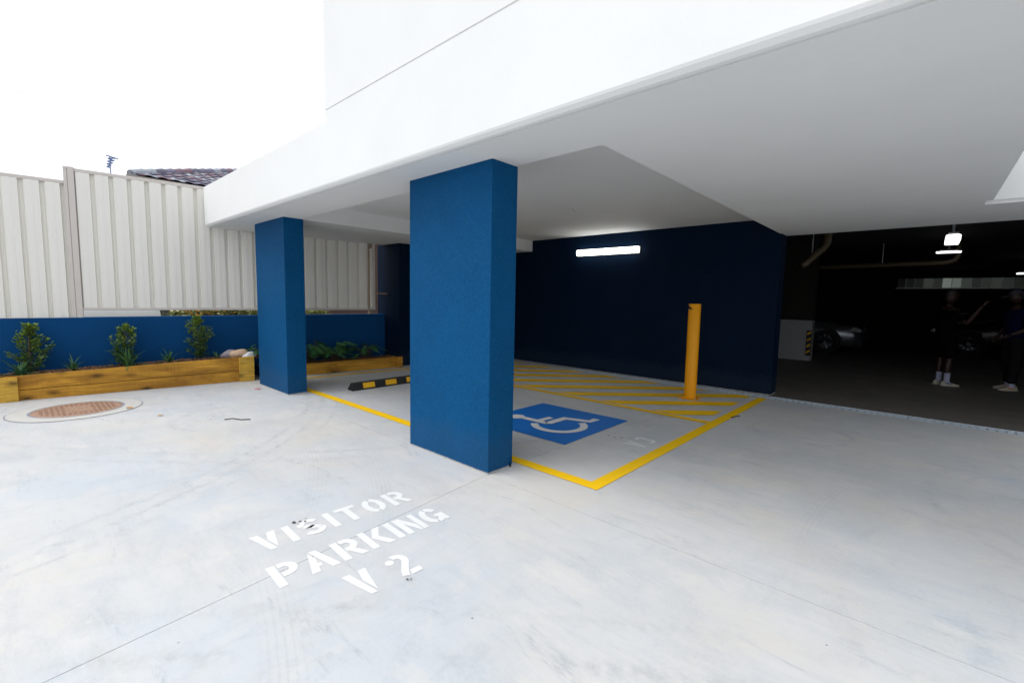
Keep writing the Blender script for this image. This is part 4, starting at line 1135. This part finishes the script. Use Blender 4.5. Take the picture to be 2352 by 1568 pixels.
    for k, (fx, fy) in enumerate(feet):
        tz = pose['toe'][k]
        if shorts:
            obj('sock', lathe(B(), [(.046, .07), (.044, .12), (.046, .20), (.049, .245), (.042, .246)], (fx, fy, 0), 18), M['sock'], root, True)
        else:
            obj('sock', lathe(B(), [(.046, .06), (.046, .12), (.042, .125)], (fx, fy, 0), 14), M['sock'], root, True)
        shoe(root, (fx, fy, 0), tz, M[shoe_m], M[shoe_stripe])
    return root
person((.27, 10.95, 0), R(33), 'person in black top and black knee shorts with white socks in the garage', M['black_cloth'], M['black_cloth'], True,
       dict(stance=((.02, -.02, .02), (.03, .0, .04)), arms=(((.10, .05, 1.12), (.34, .0, 1.30)), ((.16, .0, 1.16), (.40, -.02, 1.50))), toe=(R(5), R(-14)), tilt=.38), None, .93)
person((1.12, 11.25, 0), R(205), 'person in grey cap, navy top and dark trousers at the frame edge', M['navy_cloth'], M['grey_cloth'], False,
       dict(stance=((.04, .02, .03), (-.04, .0, .0)), arms=(((.0, .06, 1.10), (.18, -.02, .98)), ((-.02, -.03, 1.10), (.14, .02, .95))), toe=(R(8), R(-12)), tilt=.2), True, .94, 'orange_shoe')

# ------------------------------------------------------------------ beyond the fence
# brick house with hipped tile roof
hs_ = empty('brick_house', (-21, 8.5, .18), 0, 'neighbouring brick house with mottled tiled hip roof above the fence', 'house')
EX, EY, EZ = -15.7, 2.25, 4.42; SL = math.tan(R(21.5))
inv = lambda o: W3(o)
o = inv(obj('wall', box(B(), -25.6, -16.2, 2.8, 14.4, .18, 4.5), M['brick_wall'], hs_))
# roof body: a hip roof over x -26.1..EX, y EY..15
x0, x1, y0, y1 = -26.1, EX, EY, 15.0; rz_ = EZ + (x1 - x0) / 2 * SL; xm = (x0 + x1) / 2; hw = (x1 - x0) / 2
bm = B(); e = [bm.verts.new(p) for p in ((x1, y0, EZ - .03), (x1, y1, EZ - .03), (x0, y1, EZ - .03), (x0, y0, EZ - .03))]; a_ = bm.verts.new((xm, y0 + hw, rz_ - .03)); b_ = bm.verts.new((xm, y1 - hw, rz_ - .03))
for f in ((e[0], e[1], b_, a_), (e[1], e[2], b_), (e[2], e[3], a_, b_), (e[3], e[0], a_), (e[0], e[3], e[2], e[1])): bm.faces.new(f)
rf = inv(obj('roof', bm, M['tile'], hs_))
def tile_mesh():
    bm = B(); rows = []; n = 8
    for j in range(n + 1):
        f = j / n; w = (f - .5) * .31
        z = .030 * math.sin(2 * math.pi * f) * .55 + .018
        rows.append([bm.verts.new((0, w, z + .020)), bm.verts.new((-.40, w, z - .004)), bm.verts.new((-.40, w, z - .016)), bm.verts.new((0, w, z + .004))])
    for p, q in zip(rows, rows[1:]):
        for i in range(4): bm.faces.new((p[i], q[i], q[(i + 1) % 4], p[(i + 1) % 4]))
    bm.faces.new(rows[0]); bm.faces.new(rows[-1][::-1])
    me = bpy.data.meshes.new('tile'); bmesh.ops.recalc_face_normals(bm, faces=bm.faces); bm.to_mesh(me); bm.free(); me.materials.append(M['tile'])
    for p in me.polygons: p.use_smooth = True
    return me
tm = tile_mesh(); nt_ = 0
pitch_rot = math.atan(SL)
for i in range(15):
    dx = i * .33; yst = EY + dx * 1.0
    for j in range(24):
        y = EY + .15 + j * .30
        if y < yst - .05 or y > yst + 4.6 or nt_ > 280: continue
        o = bpy.data.objects.new('tile', tm); link(o, rf); o.matrix_parent_inverse = Matrix.Identity(4)
        o.location = (EX + .03 - dx + 21, y - 8.5, EZ + dx * SL - .18 + rnd.uniform(0, .006)); o.rotation_euler = (0, pitch_rot + rnd.uniform(-.01, .01), 0)
        o.matrix_parent_inverse = Matrix.Translation(-Vector((0, 0, 0))); nt_ += 1
rf.matrix_parent_inverse = Matrix.Identity(4); 
for v in rf.data.vertices: v.co -= Vector((-21, 8.5, .18))
# ridge caps along the front hip
bm = tube(B(), [(0, 0, 0), (.44, 0, .0)], [.10, .125], 12)
cm = bpy.data.meshes.new('hip_cap'); bm.to_mesh(cm); bm.free(); cm.materials.append(M['tile'])
hd = Vector((-1, 1, SL)).normalized()
for k in range(13):
    p = Vector((EX, EY, EZ + .015)) + hd * (k * .40)
    o = bpy.data.objects.new('hip_cap', cm); link(o, rf); o.location = p - Vector((-21, 8.5, .18)); o.rotation_euler = hd.to_track_quat('X', 'Z').to_euler()
inv(obj('gutter', box(B(), EX - .02, EX + .10, EY - .1, 15, EZ - .14, EZ - .03, .01), M['gutter'], hs_))
inv(obj('fascia', box(B(), EX - .06, EX - .025, EY - .02, 14.9, EZ - .2, EZ - .04), M['gutter'], hs_))
inv(obj('eave_soffit', box(B(), -16.19, EX - .07, EY, 14.9, EZ - .2, EZ - .18), M['gutter'], hs_))

an = empty('tv_antenna', (-21.85, 2.58, EZ + .1), 0, 'thin television antenna standing against the white sky', 'antenna')
obj('mast', tube(B(), [(0, 0, -.2), (0, 0, 1.62)], .018, 8), M['antenna'], an)
obj('boom', tube(B(), [(-.06, -.05, 1.22), (.03, .06, 1.58)], .02, 8), M['antenna'], an)
for k in range(9):
    f = k / 8; p = Vector((-.06, -.05, 1.22)).lerp(Vector((.03, .06, 1.58)), f); w = .05 + .06 * f + (.06 if k == 8 else 0)
    dv_ = Vector((.25, 1, .12)).normalized() if k % 2 else Vector((.25, 1, -.22)).normalized()
    obj('element', tube(B(), [tuple(p - dv_ * w), tuple(p + dv_ * w)], .017 if k < 8 else .022, 6), M['antenna'], an)

def cable(a, b, sag, lab):
    a, b = Vector(a), Vector(b); pts = [tuple(a.lerp(b, k / 20) - Vector((0, 0, sag * 4 * (k / 20) * (1 - k / 20)))) for k in range(21)]
    return tag(obj('overhead_cable', tube(B(), pts, .0045, 6), M['cable']), lab, 'cable')
cable((-17.0, -4.5, 6.8), (-17.5, 2.7, 6.12), .05, 'thin overhead service cable crossing the sky at the upper left')
cable((-19.0, 4.2, 6.55), (-19.2, 5.25, 6.62), .02, 'short stretch of faint overhead cable near the parapet')

# wheelie bin, pot, flowers
bn = empty('wheelie_bin', (-11.9, 2.45, .18), R(15), 'black wheelie bin with green lid seen through the fence gap', 'bin')
bm = B(); rr = []
for z, sx, sy in ((0, .20, .22), (.9, .27, .32)): rr.append([bm.verts.new((a_ * sx, b_ * sy, z)) for a_, b_ in ((-1, -1), (1, -1), (1, 1), (-1, 1))])
bm.faces.new(rr[0][::-1]); bm.faces.new(rr[1])
for i in range(4): bm.faces.new((rr[0][i], rr[0][(i + 1) % 4], rr[1][(i + 1) % 4], rr[1][i]))
obj('bin_body', bm, M['bin'], bn); obj('lid', box(B(), -.29, .30, -.34, .34, .902, .95, .015), M['bin_lid'], bn)
for sg in (-1, 1):
    o = obj('wheel', lathe(B(), [(0, -.025), (.10, -.025), (.10, .025), (0, .025)], seg=20), M['tyre'], bn); o.rotation_euler = (R(90), 0, 0); o.location = (-.2, sg * .24, .10)
pt = empty('terracotta_pot', (-11.6, 2.92, .18), 0, 'terracotta pot beside the black bin beyond the fence', 'pot')
obj('pot_body', lathe(B(), [(0, 0), (.15, 0), (.23, .72), (.26, .72), (.26, .84), (.22, .84), (.2, .75), (0, .75)], seg=28), M['terracotta'], pt)
def flowers(y, off, n, h, wid, seed, lab, orange, white):
    r = random.Random(seed); q = PL(y, off); root = empty('flower_clump', (q.x, q.y, .18), 0, lab, 'flowers', 'flower clumps behind the boundary wall')
    st, lf, po, pw = B(), B(), B(), B()
    for k in range(n):
        b0 = Vector((r.uniform(-wid, wid) * .5, r.uniform(-wid, wid), 0)); tip = b0 + Vector((r.gauss(0, .07), r.gauss(0, .07), h * r.uniform(.86, 1.10)))
        tube(st, [tuple(b0), tuple(b0.lerp(tip, .5) + Vector((r.gauss(0, .02), r.gauss(0, .02), 0))), tuple(tip)], .003, 4, False)
        for j in range(26):
            p = b0.lerp(tip, r.uniform(.62, 1.03)); d = Vector((r.gauss(0, 1), r.gauss(0, 1), r.uniform(-.2, .9)))
            leaf_quad(lf, orient(p, d, r.uniform(-1, 1)), r.uniform(.03, .08), r.uniform(.014, .034))
        u = r.random(); tgt = po if u < orange else (pw if u < orange + white else None)
        if tgt is not None:
            np_ = 8; R_ = r.uniform(.016, .028); mt = orient(tip, Vector((r.gauss(0, .5) + .5, r.gauss(0, .5), 1)), 0) @ Matrix.Rotation(R(90), 4, 'Y')
            c_ = tgt.verts.new(mt @ Vector((0, 0, .004))); ring_ = [tgt.verts.new(mt @ Vector((R_ * math.cos(6.283 * i / 16) * (1 if i % 2 else .72), R_ * math.sin(6.283 * i / 16) * (1 if i % 2 else .72), .010))) for i in range(16)]
            for i in range(16): tgt.faces.new((c_, ring_[i], ring_[(i + 1) % 16]))
    obj('stalks', st, M['stem'], root); o = obj('leaves', lf, M['flowerleaf'], root); setvar(o, seed, 4)
    if len(po.faces): obj('orange_blossoms', po, M['petal_orange'], root)
    if len(pw.faces): obj('cream_blossoms', pw, M['petal_white'], root)
    return root
flowers(1.72, 1.4, 70, .80, .16, 51, 'sparse cream daisies in front of the black bin', .08, .5)
flowers(2.02, 1.35, 190, .82, .20, 52, 'dense orange daisies left of the bright green shrub tip', .6, .15)
flowers(2.35, 1.35, 190, .84, .20, 53, 'mixed cream and orange daisies behind the bright green shrub tip', .35, .35)
flowers(2.75, 1.4, 200, .84, .24, 54, 'leafy yellow green clump touching the back column edge', .06, .05)
flowers(3.75, 1.3, 170, .82, .30, 55, 'sunlit green clump seen right of the back column', .08, .12)
